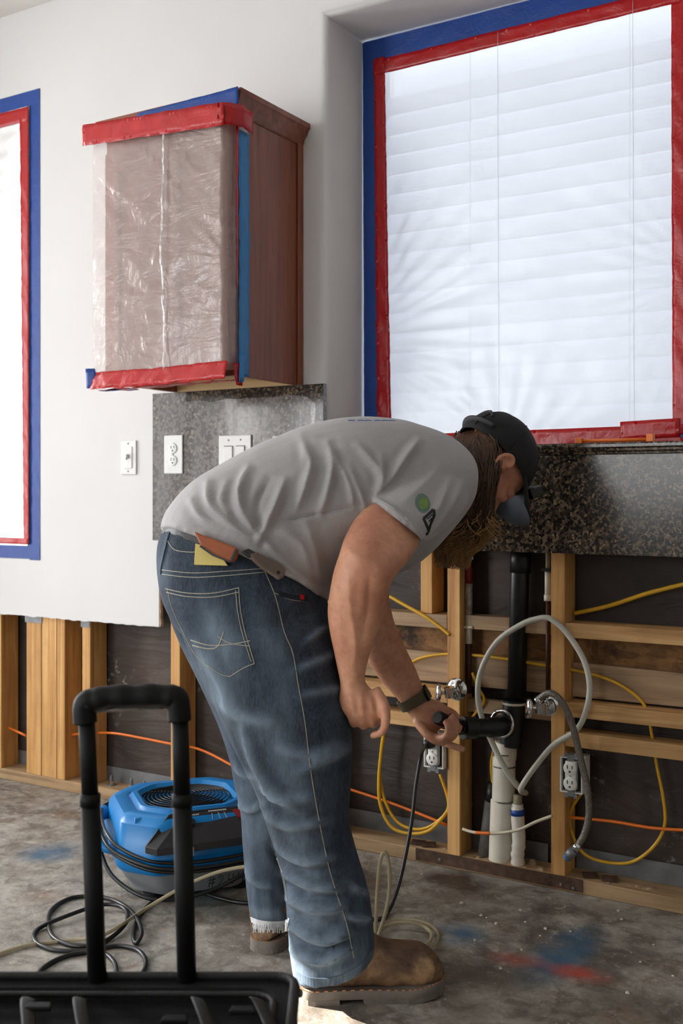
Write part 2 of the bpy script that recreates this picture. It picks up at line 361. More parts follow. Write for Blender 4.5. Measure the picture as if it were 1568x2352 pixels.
# sole plate
SP = .038
sole = box('sole_plate', (XL, YS, 0), (XR, YB-.004, SP), 'plate_wood', wall, bevel=.003)
for x0, x1, zz in ((XL, -1.95, .05), (-1.9, xw(1030, YB), .052), (xw(1085, YB), xw(1260, YB), .05), (xw(1325, YB), XR, .055)):
    o = box('metal_flashing', (x0, YB-.0075, SP), (x1, YB-.006, SP+zz), 'galvanized', wall); o['label'] = 'grey galvanized flashing strip above the sole plate'
# studs
STU = box('stud', (0, 0, 0), (.038, .0885, .60), 'pine_up', wall, bevel=.002)
def stud(u, z0, z1, dy=0):
    x = xw(u, YS)
    o = box('stud', (x, YS+dy, z0), (x+.038, YB-.008, z1), 'pine_up', wall, bevel=.0018); return o
bpy.data.objects.remove(STU)
stud(-14, SP, .66)
x = xw(59.5, YS)
for k in range(5):
    dz = (0, 0, -.003, .002, 0)[k]
    box('stud', (x+k*.0388, YS+(.003, 0, .002, -.001, 0)[k], SP), (x+k*.0388+.0372, YB-.008, .68), 'pine_up', wall, bevel=.0018)
stud(188.5, SP, .68); stud(392, SP, .9); stud(742, SP, .9); stud(1027, SP, 1.1); stud(1265, SP, 1.1); stud(1640, SP, 1.1)
for u0, u1 in ((58, 96), (186, 206)):
    a, b = xw(u0, YS), xw(u1, YS); o = box('nail_plate', (a, YS-.0015, .578), (b, YS-.0002, .606), 'galvanized', wall); o['label'] = 'galvanized nail plate on stud top'
# horizontal blocking
xs1 = [xw(742, YS)+.038, xw(1027, YS), xw(1027, YS)+.038, xw(1265, YS), xw(1265, YS)+.038, xw(1640, YS)]
bays = [(xs1[0], xs1[1]), (xs1[2], xs1[3]), (xs1[4], xs1[5])]
for i, (a, b) in enumerate(bays):
    e = .0006
    box('blocking', (a+e, YS+(.0 if i != 1 else .03), .663), (b-e, YB-.008, .701), 'pine_old' if i < 2 else 'pine_along', wall, bevel=.002)
    if i != 1:
        box('blocking', (a+e, YS, .4565), (b-e, YB-.02, .4945), 'pine_along', wall, bevel=.002)
        box('blocking', (a+e, YS, .379), (b-e, YB-.02, .417), 'pine_along', wall, bevel=.002)
    else:
        box('blocking', (a+e, YS+.045, .43), (b-e, YB-.02, .468), 'pine_old', wall, bevel=.002)
    box('osb_panel', (a+e, YB-.018, .5), (b-e, YB-.0075, .663), 'osb', wall, org=(0, 0, 0))
    m = MB().prism([(a+e, YB-.036, .50), (b-e, YB-.036, .502), (b-e, YB-.036, .585), (a+e, YB-.036, .592)], (0, .017, 0)); m.build('plank', 'pine_old', wall, bevel=.002)
xc = xw(964, YS); box('stud', (xc, YS+.004, .702), (xc+.036, YB-.008, 1.1), 'pine_up', wall, bevel=.002)
# rusty strap on the sole plate
a, b = PW(955, 1978, YS), PW(1338, 2040, YS)
m = MB().box((a.x, YS-.0025, .006), (b.x, YS-.0004, SP+.001)); st = m.build('steel_strap', 'rusty_steel', wall); st['label'] = 'rusty steel strap nailed along the sole plate edge'
for u, v in ((1288, 2031), (1316, 2040), (1306, 2053), (1010, 1974)):
    p = PW(u, v, YS-.002); MB().lathe([(.004, 0), (.004, .0025), (.001, .003)], p, (0, -1, 0), 10).build('nail_head', 'galvanized', st, smooth=True)
# mortar and rubble on the plate around the drain
for (u0, u1) in ((1085, 1258), (1000, 1027), (1330, 1560)):
    m = MB(); x0, x1 = xw(u0, YS), xw(u1, YS); nx = 60; ny = 10
    vv = []
    for j in range(ny):
        for i in range(nx):
            x = x0+(x1-x0)*i/(nx-1); y = YS+.004+(.07)*j/(ny-1)
            edge = min(1, i/4, (nx-1-i)/4, j/2, (ny-1-j)/2)
            h = max(0, mnoise.noise((x*38, y*38, 1))+.35*mnoise.noise((x*110, y*110, 2))+(.05 if u0 == 1085 else -.15))*(.02 if u0 == 1085 else .012)
            vv.append((x, y, SP-.001+h*edge))
    m.add(vv, [(j*nx+i, j*nx+i+1, (j+1)*nx+i+1, (j+1)*nx+i) for j in range(ny-1) for i in range(nx-1)])
    o = m.build('mortar_rubble', 'mortar', wall); o['kind'] = 'stuff'; o['label'] = 'crumbled mortar and dust lying on the sole plate'
# other walls, with the openings that light the room
def wallx(name, x0, x1, ya, yb, holes, mat='paint'):
    m = MB(); ys = sorted({ya, yb}|{h[0] for h in holes}|{h[1] for h in holes}); zs = sorted({0, ZC}|{h[2] for h in holes}|{h[3] for h in holes})
    for i in range(len(ys)-1):
        for j in range(len(zs)-1):
            cy, cz = (ys[i]+ys[i+1])/2, (zs[j]+zs[j+1])/2
            if any(h[0] < cy < h[1] and h[2] < cz < h[3] for h in holes): continue
            if x0 is None: pass
            m.box((x0, ys[i], zs[j]), (x1, ys[i+1], zs[j+1]))
    return struct(m.build(name, mat))
wallx('wall_left', XL-.1, XL, YF, .10, [(-5.85, -4.15, .4, 2.6), (-3.31, -3.05, .9, 2.0), (-2.2, -1.47, 1.33, 1.56), (-1.44, -.52, .4, 2.4)])
wallx('wall_right', XR, XR+.1, YF, .10, [], 'grey_wall')
for ya, yb in ((-8, -2.34), (-1.63, .5)): struct(box('sun_block_wall', (-5.1, ya, -.1), (-5.0, yb, 4.6), 'gypsum'), 'tall unseen wall added outside to block sun at the left openings')  # unseen walls added outside to keep the sun to its narrow slot
m = MB()
for a, b, c_, d_ in ((XL, -3.3, 0, ZC), (-1.1, XR, 0, ZC), (-3.3, -1.1, 0, .9), (-3.3, -1.1, 2.4, ZC)): m.box((a, YF-.1, c_), (b, YF, d_))
struct(m.build('wall_front', 'dark_wall'))

# ---- windows with glass and blinds
def window(name, x0, x1, z0, z1, y, lab):
    w = empty(name, ((x0+x1)/2, y, z0)); struct(w, lab); t_ = .04
    for a, b in (((x0, z0), (x0+t_, z1)), ((x1-t_, z0), (x1, z1)), ((x0+t_, z0), (x1-t_, z0+t_)), ((x0+t_, z1-t_), (x1-t_, z1))):
        box('window_frame', (a[0], y, a[1]), (b[0], y+.04, b[1]), 'white_plastic', w)
    box('pane', (x0+t_, y+.018, z0+t_), (x1-t_, y+.022, z1-t_), 'glass', w); return w
window('window_1', X1A, X1B, Z1A, Z1B, .10, 'tall window behind the plastic sheet at left')
window('window_2', X2A+.005, X2B-.005, Z2A+.005, Z2B-.005, .31, 'wide recessed window behind the plastic sheet')
def blind(x0, x1, z0, z1, y, pitch, lab):
    b = empty('window_blind', ((x0+x1)/2, y, z0)); tag(b, lab, 'blind')
    h = pitch*1.12; n = int((z1-z0)/pitch)
    me = None
    for k in range(n):
        z = z1-pitch*(k+.5); tilt = math.radians(68)
        if me is None:
            pts = []
            for q in (-1, -.5, 0, .5, 1):
                s_ = q*h/2; bow = .003*(1-q*q); pts.append((0, math.cos(tilt)*s_-bow, math.sin(tilt)*s_))
            poly = [Vector(p)+Vector((x0-(x0+x1)/2, 0, 0)) for p in pts]+[Vector(p)+Vector((x0-(x0+x1)/2, .0025, 0)) for p in pts[::-1]]
            o = MB().prism(poly, (x1-x0, 0, 0)).build('slat', 'blind_slat', b, org=(0, 0, 0)); me = o.data; o.location = Vector(((x0+x1)/2, y, z))-wloc(b)
        else:
            o = bpy.data.objects.new('slat', me); COL.objects.link(o); o.parent = b; o.location = Vector(((x0+x1)/2, y, z))-wloc(b)
    box('head_rail', (x0, y-.02, z1+.11), (x1, y+.025, z1+.15), 'white_plastic', b)
    for f in (.30, .78):
        xx = x0+(x1-x0)*f; tube('cord', [(xx, y-.018, z1+.11), (xx, y-.02, z0)], .0012, 'white_plastic', b, k=0, n=6)
    return b
blind(X1A+.03, X1B-.05, Z1A+.03, Z1B-.22, .07, .058, 'white slatted blind behind plastic of the tall left window')
blind(X2A+.05, X2B-.03, Z2A+.02, Z2B-.17, .272, .062, 'white slatted blind behind plastic of the wide recessed window')
# ================================================================== MASKED WINDOWS AND CABINET
def ribbon(pts, up, wid, thick, nrm, seed=0, wav=.0015, jag=.0):
    """strip of tape: centre line pts, across direction up, thickness along nrm"""
    m = MB(); up = Vector(up).normalized(); nrm = Vector(nrm).normalized(); rows = []
    P_ = []
    for i in range(len(pts)-1):
        a, b = Vector(pts[i]), Vector(pts[i+1]); k = max(2, int((b-a).length/.012))
        P_ += [a.lerp(b, q/k) for q in range(k)]
    P_.append(Vector(pts[-1])); nr = 5
    W_ = wid if hasattr(wid, '__call__') else (lambda f: wid)
    for i, p in enumerate(P_):
        f = i/(len(P_)-1); r = []
        for j in range(nr):
            s_ = (j/(nr-1)-.5)*W_(f); h = wav*mnoise.noise((p.x*22+seed, p.z*22+s_*50, p.y*22))+wav*.6*mnoise.noise((p.x*70+seed, p.z*70+s_*90, 3))
            e = jag*mnoise.noise((i*.35, j*3.0, seed)) if j in (0, nr-1) else 0
            r.append(p+up*(s_+e)+nrm*(h+wav*.8))
        rows.append(r)
    n = len(rows)
    top = [q for r in rows for q in r]; bot = [q-nrm*thick for q in top]; N = len(top)
    fs = [(i*nr+j, i*nr+j+1, (i+1)*nr+j+1, (i+1)*nr+j) for i in range(n-1) for j in range(nr-1)]
    fs += [tuple(q+N for q in f[::-1]) for f in fs]
    ring_ = [j for j in range(nr)]+[i*nr+nr-1 for i in range(1, n)]+[(n-1)*nr+j for j in range(nr-2, -1, -1)]+[i*nr for i in range(n-2, 0, -1)]
    for a, b in zip(ring_, ring_[1:]+ring_[:1]): fs.append((a, b, b+N, a+N))
    return m.add(top+bot, fs)
NY = (0, -1, 0)
def sheet_xz(x0, x1, z0, z1, y, fn, nx, nz):
    m = MB(); vv = []
    for j in range(nz):
        for i in range(nx):
            x = x0+(x1-x0)*i/(nx-1); z = z0+(z1-z0)*j/(nz-1); vv.append((x, y-fn((x-x0)/(x1-x0), (z-z0)/(z1-z0), x, z), z))
    m.add(vv, [(j*nx+i, j*nx+i+1, (j+1)*nx+i+1, (j+1)*nx+i) for j in range(nz-1) for i in range(nx-1)]); return m
def edgew(a, b, k=10): return min(1, a*k, (1-a)*k, b*k, (1-b)*k)
# wide window sheet
def f2(a, b, x, z):
    e = edgew(a, b, 9); h = 0
    for (ca, cb, nr, am, rr) in ((-.14, .28, 40, .0020, .6), (1.08, .36, 34, .0022, .30), (.45, -.08, 26, .002, .35)):
        dx, dz = (a-ca)*.95, (b-cb)*1.25; r = math.hypot(dx, dz); an = math.atan2(dz, dx)
        h += am*math.sin(an*nr+1.5*mnoise.noise((an*6, r*3, ca)))*math.exp(-(r/rr)**2)*min(1, r*7)
    h += .004*mnoise.noise((a*5+b*2, b*9-a*3, 1))+.0012*mnoise.noise((a*16, b*26, 2))
    return h*e+.006*e
YT = YW-.006
ps = empty('plastic_sheet', ((X2A+X2B)/2, YT, Z2A+.01)); tag(ps, 'milky plastic sheet taped in red and blue over the wide recessed window', 'plastic sheet')
xl2 = xw(836, YT)+.002; xr2 = xw(1590, YT)
zt2 = zw(836, 99, YT); 
sheet_xz(xl2+.062, xr2-.03, Z2A+.015, zt2-.075, YT-.004, f2, 110, 130).build('film', 'window_film', ps, smooth='all')
# seams in the film
for u in (1147, 1457):
    x = xw(u, YT-.01); ribbon([(x, YT-.012, Z2A+.03), (x-.004, YT-.013, zt2-.07)], (1, 0, 0), .0014, .0002, NY, u, .002).build('film_seam', 'window_film', ps, smooth='all')
ribbon([(xl2+.03, YT, Z2A+.01), (xl2+.024, YT, zt2)], (1, 0, 0), .062, .0006, NY, 1).build('blue_tape', 'blue_tape', ps, smooth=True)
ribbon([(xl2, YT-.0015, zt2-.035), (xr2, YT-.0015, zt2-.03)], (0, 0, 1), .072, .0006, NY, 2).build('blue_tape', 'blue_tape', ps, smooth=True)
ribbon([(xr2-.0, YT, Z2A+.01), (xr2, YT, zt2)], (1, 0, 0), .05, .0006, NY, 3).build('blue_tape', 'blue_tape', ps, smooth=True)
ribbon([(xl2+.075, YT-.005, Z2A+.03), (xl2+.066, YT-.005, Z2A+.5), (xl2+.056, YT-.005, zt2-.06)], (1, 0, 0), lambda f: .05-.012*f, .0006, NY, 4, .004).build('red_tape', 'red_tape', ps, smooth='all')
ribbon([(xl2+.035, YT-.006, zt2-.090), (xr2-.02, YT-.006, zt2-.082)], (0, 0, 1), .045, .0006, NY, 5, .003).build('red_tape', 'red_tape', ps, smooth='all')
ribbon([(xr2-.032, YT-.005, Z2A+.03), (xr2-.036, YT-.005, zt2-.07)], (1, 0, 0), .036, .0006, NY, 6, .004).build('red_tape', 'red_tape', ps, smooth='all')
ribbon([(xl2+.05, YT-.006, Z2A+.024), (xr2-.02, YT-.006, Z2A+.03)], (0, 0, 1), .055, .0006, NY, 7, .004).build('red_tape', 'red_tape', ps, smooth='all')
ribbon([PW(1424, 990, YT-.011), PW(1560, 982, YT-.011)], (0, 0, 1), .05, .0006, NY, 8, .003).build('red_tape', 'red_tape', ps, smooth='all')
ribbon([(xl2+.05, YT+.001, Z2A+.012), (xr2, YT+.001, Z2A+.012)], (0, 0, 1), .03, .0006, NY, 9, .002).build('blue_tape', 'blue_tape', ps, smooth=True)
ribbon([PW(1480, 1006, YT-.004), PW(1575, 996, YT-.004)], (0, 0, 1), .034, .0006, NY, 10, .003).build('blue_tape', 'blue_tape', ps, smooth=True)
# tall window sheet
def f1(a, b, x, z):
    e = edgew(a, b, 9); h = .005*mnoise.noise((a*5, b*16, 5))+.0015*math.sin(b*150)
    r = math.hypot(a-1.05, (b+.03)*1.6); h += .005*math.sin(math.atan2(b+.03, a-1.05)*40)*math.exp(-(r/.5)**2)
    return h*e+.004*e
xr1 = xw(92.5); zt1 = zw(92, 205); zb1 = zw(92, 1287); xl1 = -3.98
ps = empty('plastic_sheet', ((xl1+xr1)/2, -.002, zb1)); tag(ps, 'milky plastic sheet taped in red and blue over the tall left window', 'plastic sheet')
sheet_xz(xl1+.05, xr1-.06, zb1+.05, zt1-.05, -.004, f1, 60, 110).build('film', 'window_film', ps, smooth='all')
ribbon([(xr1-.026, -.001, zb1), (xr1-.026, -.001, zt1)], (1, 0, 0), .052, .0006, NY, 11, .001).build('blue_tape', 'blue_tape', ps, smooth=True)
ribbon([(xl1, -.0018, zt1-.028), (xr1-.001, -.0018, zt1-.024)], (0, 0, 1), .054, .0006, NY, 12, .001).build('blue_tape', 'blue_tape', ps, smooth=True)
ribbon([(xl1, -.0018, zb1+.03), (xr1, -.0018, zb1+.032)], (0, 0, 1), .056, .0006, NY, 13, .001).build('blue_tape', 'blue_tape', ps, smooth=True)
ribbon([(xl1+.02, -.001, zb1), (xl1+.02, -.001, zt1)], (1, 0, 0), .05, .0006, NY, 14, .001).build('blue_tape', 'blue_tape', ps, smooth=True)
ribbon([(xr1-.062, -.006, zb1+.062), (xr1-.072, -.006, zt1-.09)], (1, 0, 0), lambda f: .026+.018*f, .0006, NY, 15, .003).build('red_tape', 'red_tape', ps, smooth='all')
ribbon([(xl1+.03, -.007, zt1-.078), (xr1-.05, -.007, zt1-.078)], (0, 0, 1), .05, .0006, NY, 16, .002).build('red_tape', 'red_tape', ps, smooth='all')
ribbon([(xl1+.03, -.007, zb1+.066), (xr1-.05, -.007, zb1+.066)], (0, 0, 1), .022, .0006, NY, 17, .002).build('red_tape', 'red_tape', ps, smooth='all')

# ---- wall cabinet
cx1 = xw(694)-.001; cx0 = cx1-.475; cy = -.31; cz0, cz1 = 1.362, 2.085
cab = empty('wall_cabinet', ((cx0+cx1)/2, -.15, cz0)); tag(cab, 'brown cherry wall cabinet wrapped in hazy plastic with red tape', 'cabinet')
for xa in (cx0, cx1-.018): box('side_panel', (xa, cy, cz0), (xa+.018, -.001, cz1), 'cherry', cab, bevel=.001)
box('side_stile', (cx1, -.028, cz0), (cx1+.006, -.001, cz1), 'cherry', cab, bevel=.002)
box('bottom_panel', (cx0+.018, cy+.02, cz0+.022), (cx1-.018, -.001, cz0+.036), 'cabinet_bottom', cab)
box('bottom_rail', (cx0+.018, -.03, cz0), (cx1-.018, -.001, cz0+.022), 'cabinet_bottom', cab)
box('top_panel', (cx0+.018, cy+.02, cz1-.02), (cx1-.018, -.001, cz1-.002), 'cherry_along', cab)
for a, b in (((cx0, cz0), (cx0+.04, cz1)), ((cx1-.04, cz0), (cx1, cz1)), ((cx0+.04, cz0), (cx1-.04, cz0+.04)), ((cx0+.04, cz1-.045), (cx1-.04, cz1))):
    box('face_frame', (a[0], cy-.019, a[1]), (b[0], cy, b[1]), 'cherry', cab, bevel=.001)
cxm = (cx0+cx1)/2
for xa, xb in ((cx0+.012, cxm-.002), (cxm+.002, cx1-.012)):
    d = empty('door', ((xa+xb)/2, cy-.03, cz0+.012), cab)
    for a, b in (((xa, cz0+.012), (xa+.055, cz1-.05)), ((xb-.055, cz0+.012), (xb, cz1-.05)), ((xa+.055, cz0+.012), (xb-.055, cz0+.07)), ((xa+.055, cz1-.11), (xb-.055, cz1-.05))):
        box('door_rail', (a[0], cy-.039, a[1]), (b[0], cy-.0195, b[1]), 'cherry', d, bevel=.002)
    box('door_panel', (xa+.055, cy-.031, cz0+.07), (xb-.055, cy-.021, cz1-.11), 'cherry', d)
# crown moulding: profile swept round front and right side
cp = [(.002, 0), (.008, .006), (.010, .018), (.020, .030), (.024, .042), (.030, .048), (.030, .062), (.0, .062)]
rows = []
for o_, h in cp: rows.append([(cx0-o_, -.001, cz1-.008+h), (cx0-o_, cy-.02-o_*.5, cz1-.008+h), (cx1+o_, cy-.02-o_*.5, cz1-.008+h), (cx1+o_, -.001, cz1-.008+h)])
m = MB(); m.add([q for r in rows for q in r], [(i*4+j, i*4+j+1, i*4+j+5, i*4+j+4) for i in range(len(rows)-1) for j in range(3)]+[(28, 29, 30, 31)])
m.build('crown_moulding', 'cherry_along', cab, smooth=True)
# film stretched over the front and round the right edge
yf = -.375; nx, nz = 96, 96; m = MB(); vv = []
xa, xb = cx0-.012, cx1-.004; za, zb = cz0+.012, cz1-.016
for j in range(nz):
    b = j/(nz-1); z = za+(zb-za)*b
    for i in range(nx):
        a = i/(nx-1)
        def wr(x, z, a_):
            h = 0
            for (px, pz, nr, am, rr) in ((1.04, .42, 40, .0020, .26), (1.05, .80, 44, .0016, .22), (.55, -.06, 30, .0018, .22)):
                dx, dz = a_-px, (b-pz)*1.6; r = math.hypot(dx, dz); an = math.atan2(dz, dx)
                h += am*math.sin(an*nr*.5+2.5*mnoise.noise((an*5, r*4, px)))*math.exp(-(r/rr)**2)*min(1, r*9)
            s1, t1 = a_*.7+b*1.1, a_*.75-b*1.0          # creases pulled down from the upper left corner
            h += .0050*(1-abs(mnoise.noise((s1*7, t1*1.6, 3)))*2.2)*min(1, b*1.6+.2)
            h += .0035*(1-abs(mnoise.noise((a_*5-b*3, b*9, 7)))*2)*max(0, 1-b*1.5)
            h += .004*mnoise.noise((a_*2.5, b*3, 9))
            return h
        if a < .80:
            q = a/.80; e = min(1, q*8+.15, b*9, (1-b)*9); vv.append((xa+(xb-xa)*q, yf-.004-wr(xa, z, q)*e*.8+.006*(1-q), z))
        else:
            q = (a-.80)/.20; e = min(1, b*9, (1-b)*9)
            vv.append((xb+.010*min(1, q*3)+.004*e*mnoise.noise((b*34, q*2, 5)), yf+(cy+.03-yf)*q, z))
m.add(vv, [(j*nx+i, j*nx+i+1, (j+1)*nx+i+1, (j+1)*nx+i) for j in range(nz-1) for i in range(nx-1)])
m.build('film', 'cabinet_film', cab, smooth='all')
ribbon([(cxm+.04, yf-.014, cz0+.02), (cxm+.03, yf-.016, 1.7), (cxm+.036, yf-.014, cz1-.03)], (1, 0, 0), .006, .0006, NY, 3, .006).build('film_seam', 'cabinet_film', cab, smooth='all')
ribbon([(cx0-.035, yf-.014, cz1+.002), (cx1+.012, yf-.020, cz1-.030)], (0, 0, 1), .062, .0006, NY, 21, .004, .002).build('red_tape', 'red_tape', cab, smooth='all')
ribbon([(cx1-.012, yf-.022, cz1-.028), (cx1+.018, yf-.006, cz1-.028), (cx1+.030, cy-.03, cz1-.024), (cx1+.030, cy+.02, cz1-.03)], (0, 0, 1), .06, .0006, (.7, -.7, 0), 22, .006, .003).build('red_tape', 'red_tape', cab, smooth='all')
ribbon([(cx0+.14, cy-.040, cz1+.042), (cx1+.028, cy-.042, cz1+.026)], (0, .0, 1), lambda f: .010+.044*f, .0006, NY, 23, .003).build('blue_tape', 'blue_tape', cab, smooth='all')
ribbon([(cx1+.012, cy+.0, cz1-.055), (cx1+.012, cy+.004, 1.7), (cx1+.012, cy+.0, cz0-.002)], (0, 1, 0), .046, .0006, (1, 0, 0), 24, .003, .002).build('blue_tape', 'light_blue_tape', cab, smooth='all')
ribbon([(cx1+.014, cy-.033, cz1-.04), (cx1+.014, cy-.033, 1.60)], (0, 1, 0), lambda f: .013-.009*f, .0006, (1, 0, 0), 25, .003, .002).build('red_tape', 'red_tape', cab, smooth='all')
ribbon([(cx0-.012, yf-.004, cz0+.006), (cx0+.22, yf-.008, cz0+.004), (cx1+.012, yf-.008, cz0+.010)], (0, .25, 1), .052, .0006, NY, 26, .006, .003).build('red_tape', 'red_tape', cab, smooth='all')
ribbon([(cx0-.004, yf+.03, cz0-.016), (cx1+.0, yf+.03, cz0-.012)], (0, 1, .0), .045, .0006, (0, 0, -1), 27, .005, .003).build('red_tape', 'red_tape', cab, smooth='all')
ribbon([(cx0-.012, yf-.004, cz0-.016), (cx0-.012, yf-.004, cz0+.042)], (1, .3, 0), .03, .0006, NY, 28, .004, .004).build('blue_tape', 'blue_tape', cab, smooth='all')
ribbon([(cx0-.004, yf+.03, cz0-.018), (cx0+.11, yf+.05, cz0-.018)], (0, 1, 0), .03, .0006, (0, 0, -1), 29, .003, .003).build('blue_tape', 'blue_tape', cab, smooth='all')
ribbon([(cx1+.016, yf+.03, cz0+.03), (cx1+.018, yf+.035, cz0-.03)], (0, 1, 0), lambda f: .05-.02*f, .0006, (1, -.4, 0), 30, .006, .006).build('red_tape', 'red_tape', cab, smooth='all')
ribbon([(cx1+.021, yf+.05, cz0+.06), (cx1+.021, yf+.04, cz0-.02)], (0, 1, 0), lambda f: .032-.012*f, .0006, (1, -.3, 0), 31, .005, .004).build('blue_tape', 'light_blue_tape', cab, smooth='all')

# ---- granite
gx0 = xw(350, -.02); gz0, gz1 = .886, 1.362
bs = MB().box((gx0, -.020, gz0), (X2A+.004, -.0005, gz1)).build('granite_backsplash', 'granite_dusty', bevel=.001, org=(0, 0, 0)); tag(bs, 'glossy grey granite backsplash slab below the cabinet with outlets', 'backsplash')
m = MB(); xs = np.linspace(gx0+.14, X2A+.0035, 40)
# bare dark band left along the top and right edge where the film of dust ends
poly = [(x, -.0205, gz1-.001) for x in xs]+[(X2A+.0035, -.0205, gz0+.01), (X2A-.022, -.0205, gz0+.01), (X2A-.024, -.0205, gz1-.06), (X2A-.055, -.0205, gz1-.036)]
poly += [(x, -.0205, gz1-.032-.010*mnoise.noise((x*14, 0, 0))-.004*mnoise.noise((x*60, 0, 0))) for x in np.linspace(X2A-.07, gx0+.14, 40)]
m.prism(poly, (0, .0006, 0)).build('clean_border', 'granite', bs, org=(0, 0, 0))
g = empty('granite_window_sill', ((X2A+X2B)/2, 0, ZG)); tag(g, 'dark speckled granite sill and splash below the wide window', 'window sill')
box('splash', (X2A+.005, -.021, ZG), (X2B+.6, -.0005, 1.138), 'granite', g, bevel=.001, org=(0, 0, 0))
pr_ = [(-.020, 1.1385), (-.026, 1.1385), (-.028, 1.144), (-.036, 1.147), (-.038, 1.152), (-.046, 1.156), (-.046, 1.163), (-.042, 1.167), (.24, 1.167), (.24, 1.1385)]
MB().prism([(X2A+.001, y, z) for y, z in pr_], (X2B+.6-X2A, 0, 0)).build('ledge', 'granite', g, smooth=True, org=(0, 0, 0))
# orange tool left on the sill
p = PW(1325, 1013, -.03); q = PW(1490, 1010, -.03)
t_ = empty('utility_clamp', (p.x, -.02, 1.167)); tag(t_, 'small orange plastic tool lying on the granite sill', 'tool')
MB().tube([(p.x, -.02, 1.1735), ((p.x+q.x)/2, -.012, 1.1735), (q.x, -.02, 1.1735)], .0045, 8).build('shaft', 'cable_orange', t_, smooth='all')
box('end_block', (p.x-.008, -.028, 1.1672), (p.x+.012, -.012, 1.181), 'cable_orange', t_, bevel=.002); box('end_block', (q.x-.008, -.028, 1.1672), (q.x+.01, -.012, 1.187), 'cable_orange', t_, bevel=.002)

# ---- wall plates
def plate(name, u, v, y, w, h, lab, cat, kind):
    c = PW(u, v, y); e = empty(name, (c.x, y, c.z-h/2)); tag(e, lab, cat)
    box('cover_plate', (c.x-w/2, y-.006, c.z-h/2), (c.x+w/2, y-.0002, c.z+h/2), 'white_plastic', e, bevel=.0025)
    def bx(nm, dx, dz, ww, hh, mt, y0=-.009, y1=-.006, par=None, bv=.0008): return box(nm, (c.x+dx-ww/2, y+y0, c.z+dz-hh/2), (c.x+dx+ww/2, y+y1, c.z+dz+hh/2), mt, par or e, bevel=bv)
    if kind == 'duplex':
        for s_ in (-1, 1):
            r = MB().lathe([(.0165, 0), (.0165, .0025), (.0155, .003)], (c.x, y-.006, c.z+s_*.0195), (0, -1, 0), 28).build('receptacle', 'white_plastic', e, smooth=True)
            MB().lathe([(.0172, 0), (.0172, .0006)], (c.x, y-.006, c.z+s_*.0195), (0, -1, 0), 28).build('gap', 'switch_gap', e)
            for dx, hh in ((-.0062, .0095), (.0062, .0075)): bx('slot', dx, s_*.0195+.004, .0022, hh, 'slot_black', -.0095, -.0088, r, 0)
            MB().lathe([(.0026, 0), (.0026, .0005)], (c.x, y-.009, c.z+s_*.0195-.007), (0, -1, 0), 10).build('ground_hole', 'slot_black', r)
        MB().lathe([(.0028, 0), (.0022, .001)], (c.x, y-.006, c.z), (0, -1, 0), 10).build('screw', 'switch_gap', e)
    if kind == 'toggle':
        bx('strap_plate', 0, 0, .036, .072, 'white_plastic'); bx('toggle', .001, .004, .010, .014, 'white_plastic', -.022, -.009)
        for dz in (-.046, .046): MB().lathe([(.003, 0), (.0024, .0012)], (c.x, y-.006, c.z+dz), (0, -1, 0), 10).build('screw', 'switch_gap', e)
        bx('toggle_slot', -.0045, -.001, .006, .012, 'slot_black', -.0094, -.0088, None, 0)
    if kind == 'rocker':
        for dx in (-.023, .023):
            bx('gap', dx, -.003, .036, .072, 'switch_gap', -.0066, -.006, None, 0); r = bx('rocker', dx, -.003, .0335, .067, 'white_plastic', -.0105, -.006, None, .0015)
            MB().lathe([(.003, 0), (.0024, .0012)], (c.x+dx, y-.006, c.z+.05), (0, -1, 0), 10).build('screw', 'switch_gap', e)
    if kind == 'decora':
        bx('gap', 0, 0, .036, .072, 'blue_tape', -.0066, -.006, None, 0); bx('rocker', 0, -.003, .034, .066, 'white_plastic', -.0105, -.006, None, .0015)
    return e
plate('light_switch', 297, 1051, 0, .068, .113, 'white toggle switch on the bare painted wall', 'switch', 'toggle')
plate('outlet', 400, 1044, -.0202, .076, .123, 'white duplex outlet on granite nearest the drywall edge', 'outlet', 'duplex')
plate('double_switch', 541, 1048, -.0202, .124, .130, 'white double rocker switch in middle of the granite', 'switch', 'rocker')
plate('light_switch', 652, 1048, -.0202, .078, .123, 'white plate on granite half hidden behind the bent back', 'switch', 'decora')
